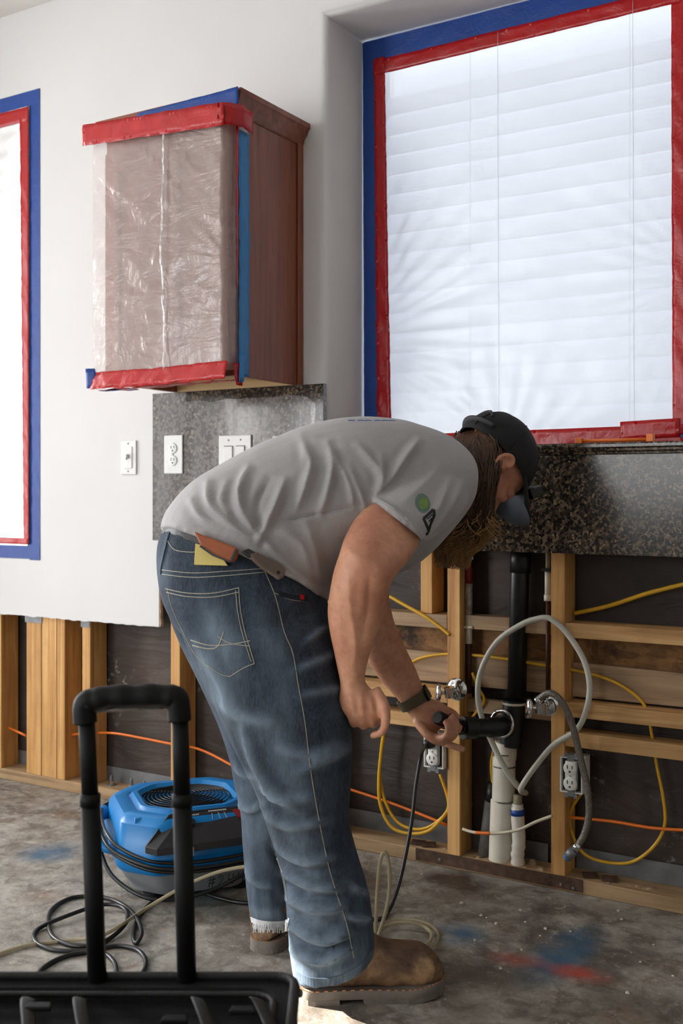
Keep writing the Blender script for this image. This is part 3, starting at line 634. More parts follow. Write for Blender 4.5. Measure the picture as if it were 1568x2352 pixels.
# ---- bare outlets in boxes
def bare_outlet(u, v, rot, lab, plug=False):
    y = -.004; c = PW(u, v, y); e = empty('bare_outlet', (c.x, y, c.z-.05)); tag(e, lab, 'outlet', 'uncovered outlets between studs')
    m = MB()
    for a, b in (((-.030, -.046), (-.0265, .046)), ((.0265, -.046), (.030, .046)), ((-.0265, -.046), (.0265, -.043)), ((-.0265, .043), (.0265, .046))): m.box((c.x+a[0], y, c.z+a[1]), (c.x+b[0], y+.06, c.z+b[1]))
    m.box((c.x-.0265, y+.055, c.z-.043), (c.x+.0265, y+.06, c.z+.043)); m.build('box', 'outlet_white', e)
    box('box_inside', (c.x-.026, y+.012, c.z-.0425), (c.x+.026, y+.054, c.z+.0425), 'slot_black', e)
    for s_ in (-1, 1):
        m = MB(); m.box((c.x-.009, y-.003, c.z+s_*.04), (c.x+.009, y-.001, c.z+s_*.054)); m.box((c.x-.017, y-.003, c.z+s_*.047), (c.x-.008, y-.001, c.z+s_*.058)); m.box((c.x+.008, y-.003, c.z+s_*.047), (c.x+.017, y-.001, c.z+s_*.058))
        m.build('strap_ear', 'galvanized', e)
    box('receptacle_body', (c.x-.0145, y-.006, c.z-.037), (c.x+.0145, y+.018, c.z+.037), 'outlet_white', e, bevel=.002)
    for s_ in (-1, 1):
        if plug and s_ == 1: continue
        r = MB().lathe([(.0178, 0), (.0178, .005), (.016, .0065)], (c.x, y-.004, c.z+s_*.0195), (0, -1, 0), 28).build('receptacle', 'outlet_white', e, smooth=True)
        for dx, hh in ((-.0064, .0095), (.0064, .008)): box('slot', (c.x+dx-.0012, y-.0112, c.z+s_*.0195+.004-hh/2), (c.x+dx+.0012, y-.0102, c.z+s_*.0195+.004+hh/2), 'slot_black', r)
        MB().lathe([(.0028, 0), (.0028, .0008)], (c.x, y-.0104, c.z+s_*.0195-.008), (0, -1, 0), 10).build('ground_hole', 'slot_black', r)
    MB().lathe([(.0028, 0), (.0022, .001)], (c.x, y-.006, c.z), (0, -1, 0), 10).build('screw', 'galvanized', e)
    return c
bare_outlet(1311, 1781, 0, 'uncovered white outlet beside the braided hose')
co = bare_outlet(995, 1726, 0, 'uncovered white outlet with a black plug, below the gripping hand', True)

# ================================================================== PLUMBING
YP = .052
def Q(pts, y):
    return [PW(u, v, (yy[0] if yy else y)) for u, v, *yy in pts]
# main drain stack
e = empty('drain_stack', PW(1150, 1985, YP)); tag(e, 'black drain stack with sanitary tee on white base pipe', 'drain pipe')
top = PW(1194, 1262, YP); tee = PW(1185, 1672, YP)
tube('black_pipe', [top, PW(1193, 1330, YP), PW(1186, 1600, YP)], .0255, 'abs_black', e, k=0, n=28)
tube('coupling', [PW(1196, 1255, YP), PW(1194.5, 1315, YP)], .0285, 'abs_black', e, k=0, n=28)
MB().tube([PW(1181, 1608, YP), PW(1179, 1650, YP), PW(1172, 1712, YP)], [.031, .032, .030], 28).build('tee_body', 'abs_black', e, smooth=True)
MB().lathe([(.0265, 0), (.033, .001), (.033, .006), (.0265, .009)], PW(1181, 1618, YP), (0, 0, 1), 28).build('glue_ring', 'pvc_white', e, smooth=True)
stub_a = PW(1172, 1670, YP-.012); stub_b = P(1062, 1672, 2.87); ax = (stub_b-stub_a).normalized()
MB().tube([stub_a, stub_a.lerp(stub_b, .45), stub_a.lerp(stub_b, .5), stub_a.lerp(stub_b, .78)], [.027, .027, .024, .024], 26).build('branch_pipe', 'abs_black', e, smooth=True)
MB().tube([stub_a.lerp(stub_b, .74), stub_a.lerp(stub_b, .76), stub_b], [.026, .030, .030], 20).build('compression_nut', 'abs_black', e, smooth=True)
rg = stub_a-ax*.0; m = MB(); u_ = Vector((0, 0, 1)); w_ = ax.cross(u_).normalized(); u_ = w_.cross(ax)
ra = (ax*.55+Vector((.1, -.8, .15))).normalized(); u_ = (Vector((0, 0, 1))-ra*ra.z).normalized(); w_ = ra.cross(u_)
m.tube([PW(1152, 1662, YP-.045)+(u_*math.cos(a)+w_*math.sin(a))*.034 for a in np.linspace(0, 6.283, 40)[:-1]], (.0052), 8, closed=True); m.build('chrome_ring', 'chrome', e, smooth='all')
MB().tube([PW(1163, 1705, YP), PW(1160, 1740, YP), PW(1157, 1742, YP), PW(1156, 1835, YP), PW(1155, 1837, YP), PW(1150, 1990, YP)], [.030, .030, .0315, .0315, .034, .034], 28).build('white_pipe', 'pvc_white', e, smooth=True)
for v_ in (1728, 1757, 1836): MB().tube([PW(1158, v_, YP), PW(1158, v_+3, YP)], .0345 if v_ > 1800 else .0325, 26).build('pipe_joint', 'pipe_grey', e, smooth=True)
e = empty('capped_pipe', PW(1108, 1975, .05)); tag(e, 'leaning grey pipe with black taped end left of the white pipe', 'pipe')
tube('pipe', [PW(1126, 1840, .05), PW(1108, 1978, .05)], .0155, 'pipe_grey', e, k=0, n=18); tube('taped_end', [PW(1131, 1798, .05), PW(1125, 1848, .05)], .0145, 'abs_black', e, k=0, n=18)
tube('grey_conduit', [PW(1139, 1830, .075), PW(1128, 1960, .075)], .010, 'pipe_grey', e, k=0, n=14)
e = empty('wrapped_pipe', PW(1190, 1992, .04)); tag(e, 'white tape wrapped pipe bundle with blue mark at the tubing ends', 'pipe')
MB().tube(catmull([PW(1188, 1846, .04), PW(1188, 1870, .04), PW(1191, 1930, .04), PW(1188, 1965, .04), PW(1190, 1995, .04)], 6), [(.014+.004*min(1, i/5)+.0018*math.sin(i*1.9)*(1 if i > 12 else .3), .016+.003*min(1, i/5)) for i in range(25)], 18).build('tape_wrap', 'tape_wrap', e, smooth='all')
a = PW(1186, 1862, .04); MB().tube([PW(1188, 1858, .04), PW(1189, 1872, .04)], .0188, 18).build('blue_mark', 'blue_tape', e, smooth='all')
tube('sleeve_end', [PW(1189, 1826, .04), PW(1188, 1850, .04)], .012, 'corroded', e, k=0, n=12)
# tubing loop
L1 = Q([(1186, 1832), (1165, 1775), (1132, 1710), (1104, 1640), (1097, 1580), (1110, 1525), (1145, 1470), (1200, 1433), (1252, 1420)], -.012)
L2 = Q([(1252, 1420), (1300, 1452), (1340, 1515), (1354, 1580), (1343, 1640), (1320, 1680), (1270, 1712), (1222, 1770), (1196, 1812), (1190, 1832)], -.012)
for L in (L1, L2):
    for k in (0,): pass
L1[0].y = .04; L2[-1].y = .04
MB().tube(catmull(L1[:-1]+[PW(1236, 1421, -.012), PW(1254, 1419, -.012), PW(1270, 1425, -.012)]+L2[1:], 6), .0078, 10).build('tubing_loop', 'pex_white', smooth='all')
tag(bpy.data.objects['tubing_loop'], 'white plastic tubing bent in a tall pointed loop', 'tubing')
# supply pipes
e = empty('supply_pipe', PW(1078, 1590, .05)); tag(e, 'red and corroded supply pipe beside the middle stud', 'pipe')
for v0, v1, r, mt, nm in ((1262, 1342, .0098, 'red_pipe', 'red_section'), (1340, 1412, .0105, 'corroded', 'corroded_section'), (1410, 1478, .0095, 'pvc_white', 'white_section'), (1476, 1592, .0085, 'copper_dark', 'copper_section')):
    x_ = xw(1076, .05); MB().tube([(x_, .05, zw(1076, v0, .05)), (x_, .05, zw(1076, (v0+v1)/2, .05)), (x_, .05, zw(1076, v1, .05))], r, 14).build(nm, mt, e, smooth='all')
x_ = xw(1076, .05); box('pipe_clip', (x_-.02, .036, zw(1076, 1284, .05)), (x_+.02, .064, zw(1076, 1278, .05)), 'abs_black', e)
e = empty('supply_pipe', PW(1259, 1600, .05)); tag(e, 'thin copper supply pipe hugging the stud by the hose', 'pipe')
x_ = xw(1258, .04)
for v0, v1, r, mt, nm in ((1262, 1310, .0065, 'corroded', 'old_section'), (1308, 1374, .0085, 'pvc_white', 'white_section'), (1366, 1380, .0105, 'pvc_white', 'collar'), (1378, 1600, .006, 'copper_dark', 'copper_section')):
    MB().tube([(x_, .04, zw(1258, v0, .04)), (x_, .04, zw(1258, v1, .04))], r, 14).build(nm, mt, e, smooth='all')
box('pipe_clip', (x_-.014, .028, zw(1258, 1312, .04)), (x_+.012, .052, zw(1258, 1305, .04)), 'abs_black', e)
# stop valves
def valve(u, v, lab, hose):
    c = PW(u, v, -.003); e = empty('stop_valve', (c.x, c.y, c.z-.03)); tag(e, lab, 'valve', 'chrome stop valves')
    MB().lathe([(.031, 0), (.031, .003), (.024, .010), (.012, .013), (.012, .016)], c, (0, -1, 0), 30).build('escutcheon', 'chrome', e, smooth=True)
    MB().tube([c, c+Vector((0, -.055, 0))], .0095, 16).build('stem', 'chrome', e, smooth='all')
    b = c+Vector((0, -.05, 0)); MB().lathe([(.006, -.016), (.013, -.014), (.013, .014), (.006, .016)], b, (0, -.2, 1), 16).build('valve_body', 'chrome', e, smooth=True)
    h = c+Vector((-.026, -.062, -.004)) if not hose else c+Vector((-.022, -.070, -.002)); ax_ = Vector((-.75, -.65, .06)).normalized(); m = MB()
    u_ = (UP-ax_*ax_.z).normalized(); w_ = ax_.cross(u_)
    m.rings([[h+ax_*t_+(u_*math.cos(a)*.026*k_+w_*math.sin(a)*.017*k_) for a in np.linspace(0, 6.283, 33)[:-1]] for t_, k_ in ((-.006, .35), (-.006, .7), (-.003, .95), (.002, 1), (.006, .9), (.008, .5), (.0085, .2))])
    m.build('oval_handle', 'chrome', e, smooth='all'); tube('handle_stem', [b, h], .005, 'chrome', e, k=0, n=10); return c
valve(1049, 1583, 'chrome stop valve on the middle stud above the hand', False)
vc = valve(1256, 1617, 'chrome stop valve joined to the braided hose', True)
e = empty('braided_hose', PW(1305, 1965, -.06)); tag(e, 'grey braided supply hose hanging with loose blue-ringed end', 'hose')
H = [vc+Vector((-.004, -.055, .02))]+Q([(1262, 1592, -.07), (1288, 1610, -.07), (1312, 1660, -.06), (1332, 1740, -.055), (1348, 1810, -.055), (1352, 1870, -.055), (1342, 1915, -.055), (1325, 1945, -.058)], -.06)
tube('hose', H, .0088, 'braided', e, k=8, n=12)
tube('ferrule', Q([(1329, 1938, -.057), (1318, 1953, -.059)], 0), .0105, 'chrome', e, k=0, n=14); tube('nut', Q([(1318, 1953, -.059), (1303, 1968, -.06)], 0), .013, 'galvanized', e, k=0, n=8); tube('blue_ring', Q([(1306, 1965, -.06), (1300, 1971, -.06)], 0), .0105, 'light_blue_tape', e, k=0, n=14)
tube('supply_nut', [vc+Vector((-.003, -.053, .008)), vc+Vector((-.002, -.058, .026))], .012, 'chrome', e, k=0, n=6)
# ---- cables
def cable(pts, y, r, mat, lab, k=8, name='electrical_cable', grp='loose cables in the open wall'):
    o = tube(name, Q(pts, y), r, mat, k=k, n=8); tag(o, lab, 'cable', grp); return o
cable([(800, 1812), (880, 1838), (960, 1868), (1026, 1895)], .06, .0042, 'cable_orange', 'orange cable behind the leg running to the middle stud')
cable([(-20, 1652), (60, 1690)], .05, .0042, 'cable_orange', 'orange cable stub at the left picture edge')
cable([(163, 1688), (200, 1684), (260, 1684), (330, 1696), (400, 1710), (440, 1716), (480, 1730), (540, 1762)], .05, .0042, 'cable_orange', 'orange cable strung through studs left of the jeans')
cable([(1303, 1877), (1400, 1886), (1500, 1902), (1600, 1908)], .045, .0042, 'cable_orange', 'orange cable crossing the right bay under the outlet')
o = cable([(1062, 1904), (1090, 1912), (1140, 1914), (1190, 1906), (1230, 1888), (1268, 1874)], -.014, .0042, 'cable_white', 'white cable with orange end sagging across the white pipe')
tube('orange_sleeve', Q([(1092, 1912.3), (1108, 1913.6), (1126, 1914.2)], -.014), .0047, 'cable_orange', o, k=4, n=8)
cable([(872, 1600), (884, 1650), (876, 1720), (870, 1790), (874, 1850), (900, 1900), (945, 1915), (990, 1905), (1030, 1860)], .035, .0052, 'cable_yellow', 'yellow cable loop hanging lowest beside the plugged outlet')
cable([(884, 1590), (882, 1680), (872, 1770), (884, 1840), (915, 1890), (960, 1905), (1000, 1890), (1030, 1850), (1010, 1778)], .045, .0045, 'cable_yellow', 'thinner yellow cable loop ending at the plugged outlet')
cable([(895, 1370), (930, 1390), (975, 1415), (1010, 1440), (1032, 1458)], .012, .0050, 'cable_yellow', 'yellow cable slanting down to the middle stud top')
cable([(870, 1420), (950, 1424), (1030, 1430), (1160, 1436), (1300, 1436), (1440, 1448), (1600, 1446)], .085, .0050, 'cable_yellow', 'long yellow cable lying along the upper blocking')
cable([(870, 1428), (940, 1434), (1010, 1440), (1085, 1441)], .04, .0042, 'cable_white', 'pale cable lying on blocking behind the forearm')
cable([(1318, 1409), (1400, 1391), (1490, 1362), (1600, 1335)], .06, .0058, 'cable_yellow', 'yellow cable rising to the right below the granite')
cable([(930, 1530), (970, 1510), (1030, 1502), (1100, 1506), (1170, 1515), (1260, 1530), (1330, 1542), (1400, 1562), (1450, 1590), (1482, 1625), (1497, 1690), (1508, 1760), (1522, 1830), (1526, 1895), (1500, 1945), (1450, 1980), (1390, 1980), (1340, 1960), (1312, 1910), (1312, 1860), (1340, 1815)], .055, .0044, 'cable_yellow', 'yellow cable drooping in a wide loop at far right')
cable([(1084, 1545), (1098, 1580), (1112, 1610), (1090, 1640), (1072, 1665)], .05, .0042, 'cable_yellow', 'short yellow cable beside the left valve')
cable([(1140, 1700), (1128, 1750), (1131, 1800)], .05, .0042, 'cable_yellow', 'short yellow cable entering the capped grey pipe')
# wall anchors on sole plate, left
for u, v in ((256, 1795), (302, 1798), (331, 1787)):
    p = PW(u, v, .055); b = empty('anchor_bolt', (p.x, .055, SP)); tag(b, 'galvanized anchor bolt on the sole plate, %s of three' % {256: 'leftmost', 302: 'middle', 331: 'rightmost'}[u], 'bolt', 'anchor bolts')
    MB().lathe([(.017, 0), (.017, .003)], (p.x, .055, SP), (0, 0, 1), 18).build('washer', 'galvanized', b); MB().lathe([(.010, .003), (.010, .014)], (p.x, .055, SP), (0, 0, 1), 6).build('nut', 'chrome', b); MB().lathe([(.0055, .014), (.0055, .032), (.004, .034)], (p.x, .055, SP), (0, 0, 1), 12).build('thread', 'galvanized', b)
for u, v, a in ((1090+350-85, 2018, .5), (1400, 2028, .3), (960, 1938, .2), (985, 1944, .5)):
    p = PW(u, v, .045); m = MB(); c_, s_ = math.cos(a), math.sin(a)
    m.prism([(p.x+c_*q*.02-s_*w*.013, .045+s_*q*.02+c_*w*.013, SP+.002+(.006 if w > 0 else .0)) for q, w in ((-1, -1), (1, -1), (1, 1), (-1, 1))], (0, 0, .002))
    o = m.build('metal_shim', 'rusty_steel', wall); o['label'] = 'small rusty metal tab on the sole plate'
# ================================================================== AIR MOVER
fc = P(430, 1130, 2.93); fc.z = 0; A20 = math.radians(20)
LX = RGT*math.cos(A20)+FWD*math.sin(A20); LY = -RGT*math.sin(A20)+FWD*math.cos(A20)
def FP(x, y, z): return fc+LX*x+LY*y+UP*z
def octa(a, c, z, r=.02, fwd=0):
    cs = [(a-c, -a-fwd), (a, -a+c), (a, a-c), (a-c, a), (-a+c, a), (-a, a-c), (-a, -a+c), (-a+c, -a-fwd)]; out = []
    for i in range(8):
        p0, p1, p2 = Vector(cs[i-1]), Vector(cs[i]), Vector(cs[(i+1) % 8]); d0 = (p0-p1).normalized(); d1 = (p2-p1).normalized()
        for t_ in (0, .33, .67, 1):
            q = (p1+d0*r)*(1-t_)**2+p1*2*t_*(1-t_)+(p1+d1*r)*t_**2; out.append(FP(q.x, q.y, z))
    return out
fan = empty('air_mover', fc); tag(fan, 'blue low-profile air mover fan with grey base marked #244', 'fan')
MB().rings([octa(.150, .075, .016), octa(.162, .07, .018), octa(.192, .078, .074), octa(.198, .078, .082)]).build('base', 'fan_grey', fan, smooth=True)
for sx, sy in ((-1, -1), (1, -1), (1, 1), (-1, 1)):
    MB().lathe([(.022, 0), (.026, .017)], FP(sx*.115, sy*.115, 0), (0, 0, 1), 14).build('foot', 'fan_black', fan, smooth=True)
R0 = .150
nn = 32
def circ(r, z, dx=0, dy=0.0):
    base = octa(.2, .078, 0); out = []
    for p in base:
        q = p-fc; a = math.atan2(q.dot(LY), q.dot(LX)); out.append(FP(r*math.cos(a)+dx, r*math.sin(a)+dy, z))
    return out
MB().rings([octa(.199, .078, .080), octa(.206, .080, .090), octa(.207, .080, .135), octa(.199, .080, .160), octa(.196, .080, .200), octa(.184, .082, .216), circ(.172, .219), circ(.165, .215), circ(.160, .217), circ(.154, .226), circ(.140, .226), circ(.126, .214), circ(.122, .150), circ(.10, .12)]).build('housing', 'fan_blue', fan, smooth=True)
for sx in (-1, 1):
    MB().rings([[FP(sx*.145+x*.020*k_, -.125+y*.020*k_, .205+h) for x, y in ((-1, -1), (1, -1), (1, 1), (-1, 1))] for k_, h in ((1, -.01), (.95, .008), (.7, .011))]).build('corner_boss', 'fan_blue', fan, smooth=True)
gr = MB().lathe([(.124, .150), (.124, .152)], fc, (0, 0, 1), 40).build('inlet_well', 'fan_black', fan)
for r in np.linspace(.022, .126, 11):
    zz = .216+.012*(1-(r/.126)**2)
    MB().tube([FP(r*math.cos(a), r*math.sin(a), zz) for a in np.linspace(0, 6.2832, 49)[:-1]], .0017, 6, closed=True).build('grille_ring', 'wire_dark', fan, smooth='all')
for k in range(6):
    a = k*math.pi/3+.3; MB().tube([FP(r*math.cos(a), r*math.sin(a), .2145+.012*(1-(r/.126)**2)) for r in np.linspace(.02, .134, 10)], .0022, 6).build('grille_spoke', 'wire_dark', fan, smooth='all')
MB().lathe([(.048, .16), (.048, .195), (.040, .200)], fc, (0, 0, 1), 28).build('hub', 'fan_black', fan, smooth=True)
for k in range(5):
    a = k*2*math.pi/5; pts = []
    for r, tw in ((.045, .55), (.08, .42), (.112, .32)):
        c_ = FP(r*math.cos(a), r*math.sin(a), .178); tn = LX*-math.sin(a)+LY*math.cos(a); d_ = tn*math.cos(tw)+UP*math.sin(tw); pts.append([c_-d_*.026, c_+d_*.026, c_+d_*.026+UP*.003, c_-d_*.026+UP*.003])
    MB().rings(pts).build('blade', 'fan_black', fan)
# control panel on the front
pp = [(-.150, -.208, .126), (-.120, -.232, .122), (.185, -.232, .128), (.205, -.19, .15), (.185, -.150, .222), (.10, -.172, .2255), (-.02, -.172, .2255), (-.085, -.185, .219)]
m = MB(); low = [FP(-.150, -.212, .146), FP(-.125, -.236, .143), FP(.185, -.236, .150), FP(.207, -.20, .155)]; hi = [FP(-.150, -.212, .163), FP(-.125, -.236, .161), FP(.185, -.236, .170), FP(.207, -.20, .172)]
tp = [FP(-.085, -.178, .2265), FP(-.04, -.168, .2285), (FP(.10, -.168, .2285)), FP(.15, -.165, .225)]
bk = [FP(-.14, -.15, .148), FP(.19, -.15, .152), FP(.16, -.15, .222), FP(-.08, -.16, .222)]
v_ = low+hi+tp+bk
m.add(v_, [(0, 1, 5, 4), (1, 2, 6, 5), (2, 3, 7, 6), (4, 5, 9, 8), (5, 6, 10, 9), (6, 7, 11, 10), (0, 12, 13, 3), (0, 3, 2, 1), (12, 0, 4), (12, 4, 8, 15), (3, 13, 7), (13, 14, 11, 7), (8, 9, 10, 11), (8, 11, 14, 15), (12, 15, 14, 13)])
pan = m.build('control_panel', 'fan_black', fan, bevel=.003)
def on_panel(a, b, off=.002):   # a across 0..1, b up the slope 0..1
    p0 = hi[1].lerp(hi[2], a); p1 = tp[1].lerp(tp[2], a); n_ = (hi[2]-hi[1]).cross(tp[1]-hi[1]).normalized(); n_ = n_ if n_.z > 0 else -n_
    return p0.lerp(p1, b)+n_*off
def quad(name, a0, a1, b0, b1, mat, th=.003):
    q = [on_panel(a0, b0, 0), on_panel(a1, b0, 0), on_panel(a1, b1, 0), on_panel(a0, b1, 0)]; n_ = on_panel(.5, .5, 1)-on_panel(.5, .5, 0)
    return MB().prism(q, n_*th).build(name, mat, fan)
quad('power_switch', .80, .93, .60, .86, 'fan_red', .006)
for k in range(9): quad('print_dash', .42+k*.035, .445+k*.035, .90, .94, 'print_white', .0006)
for k in range(4): quad('print_dash', .16+k*.03, .18+k*.03, .84, .88, 'print_white', .0006)
for a in (.47, .57, .66): quad('indicator', a, a+.012, .66, .84, 'fan_grey', .002)
MB().lathe([(.010, 0), (.010, .008), (.007, .010)], on_panel(.20, .62, 0), on_panel(.2, .5, 1)-on_panel(.2, .5, 0), 14).build('reset_knob', 'fan_black', fan, smooth=True)
box_c = [FP(-.01, -.245, .100), FP(.03, -.245, .100), FP(.03, -.245, .128), FP(-.01, -.245, .128)]
MB().prism([FP(-.075, -.236, .138), FP(-.035, -.236, .138), FP(-.035, -.236, .158), FP(-.075, -.236, .158)], LY*-.010).build('cord_inlet', 'fan_grey', fan)
# carry handle at left
MB().tube(catmull([FP(-.20, .10, .17), FP(-.245, .06, .165), FP(-.255, -.02, .155), FP(-.235, -.07, .13), FP(-.20, -.09, .12)], 6), [(.012, .02)]*25, 10).build('carry_handle', 'fan_blue', fan, smooth='all')
# marker writing on the base: #244
def base_pt(x, z): return FP(x, -.1985+(.085-z)*.10-.0004, z)
def strokes(name, lst, par, mat, r):
    for s_ in lst: MB().tube([base_pt(*q) for q in s_], r, 6).build(name, mat, par, smooth='all')
X0 = .052; s4 = .030
def glyph(ch, x, z, h=.026):
    g = {'#': [[(.15, 0), (.35, 1)], [(.55, 0), (.75, 1)], [(0, .35), (.95, .42)], [(.05, .65), (1, .74)]],
         '2': [[(.05, .75), (.25, 1), (.6, .95), (.7, .7), (.4, .35), (0, 0), (.8, .08)]],
         '4': [[(.15, 1), (.05, .45), (.75, .5)], [(.75, 1), (.62, 0)]]}[ch]
    return [[(x+a*h*.75, z+b*h) for a, b in s_] for s_ in g]
for i, ch in enumerate('#244'): strokes('marker_writing', glyph(ch, .012+i*.026, .036+i*.001), fan, 'ink_black', .0013)
# the fan's own cord wound round it
for k, (zz, off) in enumerate(((.150, .010), (.128, .014), (.138, .020))):
    pts = [FP(x, y, z+zz-.13) for x, y, z in ((-.13, .19+off, .15), (-.19-off, .13, .16), (-.213-off, .05, .155), (-.214-off, -.06, .14), (-.19-off, -.13, .12), (-.13, -.19-off, .10), (-.03, -.215-off, .095), (.08, -.218-off, .10), (.17, -.21-off, .112), (.21+off, -.13, .125), (.215+off, 0, .13))]
    tube('wound_cord', pts, .0048, 'cord_black', fan, k=8, n=8)
tube('wound_cord', [FP(-.228, .02, .15), FP(-.236, -.04, .11), FP(-.215, -.12, .065), FP(-.15, -.205, .035), (FP(-.07, -.232, .03)), FP(.02, -.235, .045), FP(.10, -.236, .075), FP(.2, -.21, .10)], .0052, 'cord_black', fan, k=8, n=8)
MB().tube([FP(-.222, -.02, .105), FP(-.232, -.03, .135)], [.012, .014], 10).build('plug', 'clear_tube', fan, smooth='all')
# ---- loose cords on the floor
def G(pts): return [PF(u, v, (z[0] if z else .0055)) for u, v, *z in pts]
o = tube('power_cord', G([(400, 2038, .012), (360, 2064), (322, 2100), (306, 2146), (313, 2166, .006), (325, 2142, .016), (312, 2106, .016), (280, 2077), (230, 2060), (165, 2062), (118, 2090), (112, 2130), (132, 2160), (190, 2174), (248, 2158), (290, 2118, .012), (284, 2086, .014), (235, 2078, .014), (150, 2105, .014), (86, 2135), (82, 2163), (125, 2182), (205, 2183), (270, 2172), (318, 2184), (335, 2213), (318, 2245), (280, 2262)]), .0052, 'cord_black', k=8, n=8)
tag(o, 'black power cord looped on the concrete before the blue fan', 'cord')
o = tube('power_cord', G([(66, 2275), (100, 2222), (165, 2192), (232, 2189), (262, 2210), (268, 2245)]), .0052, 'cord_black', k=8, n=8); tag(o, 'short black cord arc on the floor nearest the bag', 'cord')
o = tube('power_cord', G([(452, 2045), (500, 2062), (560, 2074), (630, 2074)]), .0052, 'cord_black', k=8, n=8); tag(o, 'black cord running from the fan under the rear jeans leg', 'cord')
o = tube('clear_hose', G([(-40, 2205), (60, 2172), (160, 2160), (240, 2146, .018), (330, 2090, .02)])+[P(400, 2048, 2.665), P(455, 2020, 2.655), P(520, 1998, 2.65), P(600, 1990, 2.64), P(700, 2010, 2.64)], .0048, 'clear_tube', k=8, n=8); tag(o, 'clear plastic hose crossing the floor in front of the fan', 'hose')
cp_ = []
for k in range(40):
    a = k/39*4*math.pi+2.6; r = 1-.30*k/39
    cp_.append((935+80*r*math.cos(a)-6*k/39, 2152+42*r*math.sin(a), .0055+.0085*(k > 19)+.004*math.sin(k)))
path = [P(858, 2070, 2.55), P(890, 2105, 2.52), P(925, 2160, 2.50)]
o = tube('clear_hose', G([(858, 2165, .006), (864, 2100, .10), (866, 2040, .16)])[:1]+[P(862, 2140, 2.47), P(866, 2050, 2.47), P(873, 1978, 2.47), P(884, 1958, 2.47), P(893, 1985, 2.47), P(894, 2045, 2.47), P(884, 2100, 2.47), P(866, 2155, 2.46)]+[PF(*q) for q in cp_], .0048, 'clear_tube', k=5, n=8); tag(o, 'clear plastic hose coiled on the floor behind the front boot', 'hose')
# plugged black cord
pl = empty('plugged_cord', PF(884, 2110)); tag(pl, 'black cord hanging from the plug in the uncovered outlet', 'cord')
pc = PW(986, 1708, -.018)
MB().tube([PW(992, 1706, -.006), PW(984, 1708, -.022), PW(975, 1712, -.036)], [.014, .016, .010], 12).build('plug', 'cord_black', pl, smooth='all')
tube('cord', [PW(978, 1710, -.03), P(967, 1735, 2.86), P(955, 1800, 2.83), P(946, 1880, 2.80), P(934, 1950, 2.76), P(916, 2030, 2.71), P(896, 2085, 2.68), PF(880, 2108, .006), PF(850, 2112, .006)], .0050, 'cord_black', pl, k=8, n=8)

# ================================================================== ROLLING BAG
def BP(r, d, z): return CAM+RGT*r+FWD*d+UP*(z-1.043)
def rrect(r0, r1, d0, d1, z, c=.03, bow=0):
    out = []
    for (cx_, cy_, a0) in ((r1-c, d1-c, 0), (r0+c, d1-c, 90), (r0+c, d0+c, 180), (r1-c, d0+c, 270)):
        for k in range(5):
            a = math.radians(a0+k*22.5); out.append(BP(cx_+c*math.cos(a), cy_+c*math.sin(a), z+bow*math.sin(5*(cx_+k*.01))))
    return out
b0, b1, e0, e1, zt = -.575, -.062, 1.26, 1.545, .352
bag = empty('rolling_bag', BP((b0+b1)/2, (e0+e1)/2, 0)); tag(bag, 'black fabric rolling tool bag with raised pull handle in the foreground', 'bag')
MB().rings([rrect(b0+.02, b1-.02, e0+.02, e1-.02, .02), rrect(b0, b1, e0, e1, .05), rrect(b0-.005, b1+.003, e0-.01, e1+.004, .2), rrect(b0, b1, e0, e1, zt-.03), rrect(b0+.004, b1-.004, e0+.004, e1-.004, zt-.004), rrect(b0+.03, b1-.03, e0+.03, e1-.03, zt-.004), rrect(b0+.04, b1-.04, e0+.04, e1-.04, zt-.022)]).build('bag_body', 'bag_cloth', bag, smooth=True)
MB().tube([v for v in rrect(b0+.003, b1-.003, e0+.003, e1-.003, zt, .03)], (.006, .009), 8, closed=True).build('rim', 'bag_strap', bag, smooth='all')
MB().tube([v for v in rrect(b0+.028, b1-.03, e0+.03, e1-.05, zt-.004, .03)], (.004, .006), 8, closed=True).build('zip', 'bag_strap', bag, smooth='all')
for r_ in (-.50, -.43, -.36, -.20, -.12):
    MB().tube(catmull([BP(r_, e1-.05, zt-.01), BP(r_+.01, e1-.10, zt+.008), BP(r_+.03, e1-.16, zt+.004), BP(r_+.05, e1-.22, zt-.01)], 5), [(.010, .002)]*16, 8, flat=(1, 0, 0)).build('web_strap', 'bag_strap', bag, smooth='all')
for r_, d_ in ((-.495, 1.40), (-.40, 1.43), (-.215, 1.395), (-.13, 1.42)):
    c_ = BP(r_, d_, zt+.006); m = MB(); m.prism([c_+RGT*(-.018)+FWD*-.008, c_+RGT*.018+FWD*-.008, c_+RGT*.014+FWD*.008, c_+RGT*-.014+FWD*.008], (0, 0, .007)); m.build('buckle', 'handle_black', bag, bevel=.002)
MB().lathe([(.006, 0), (.006, .004), (.003, .006)], BP(b1+.002, e1-.03, zt-.012), RGT, 12).build('rivet', 'galvanized', bag, smooth=True)
for r_ in (b0+.08, b1-.08):
    MB().lathe([(.04, -.012), (.042, -.008), (.042, .008), (.04, .012)], BP(r_, e1+.015, .042), RGT, 22).build('wheel', 'handle_black', bag, smooth=True)
hd = empty('pull_handle', BP(-.28, 1.535, zt), bag)
dh = 1.535
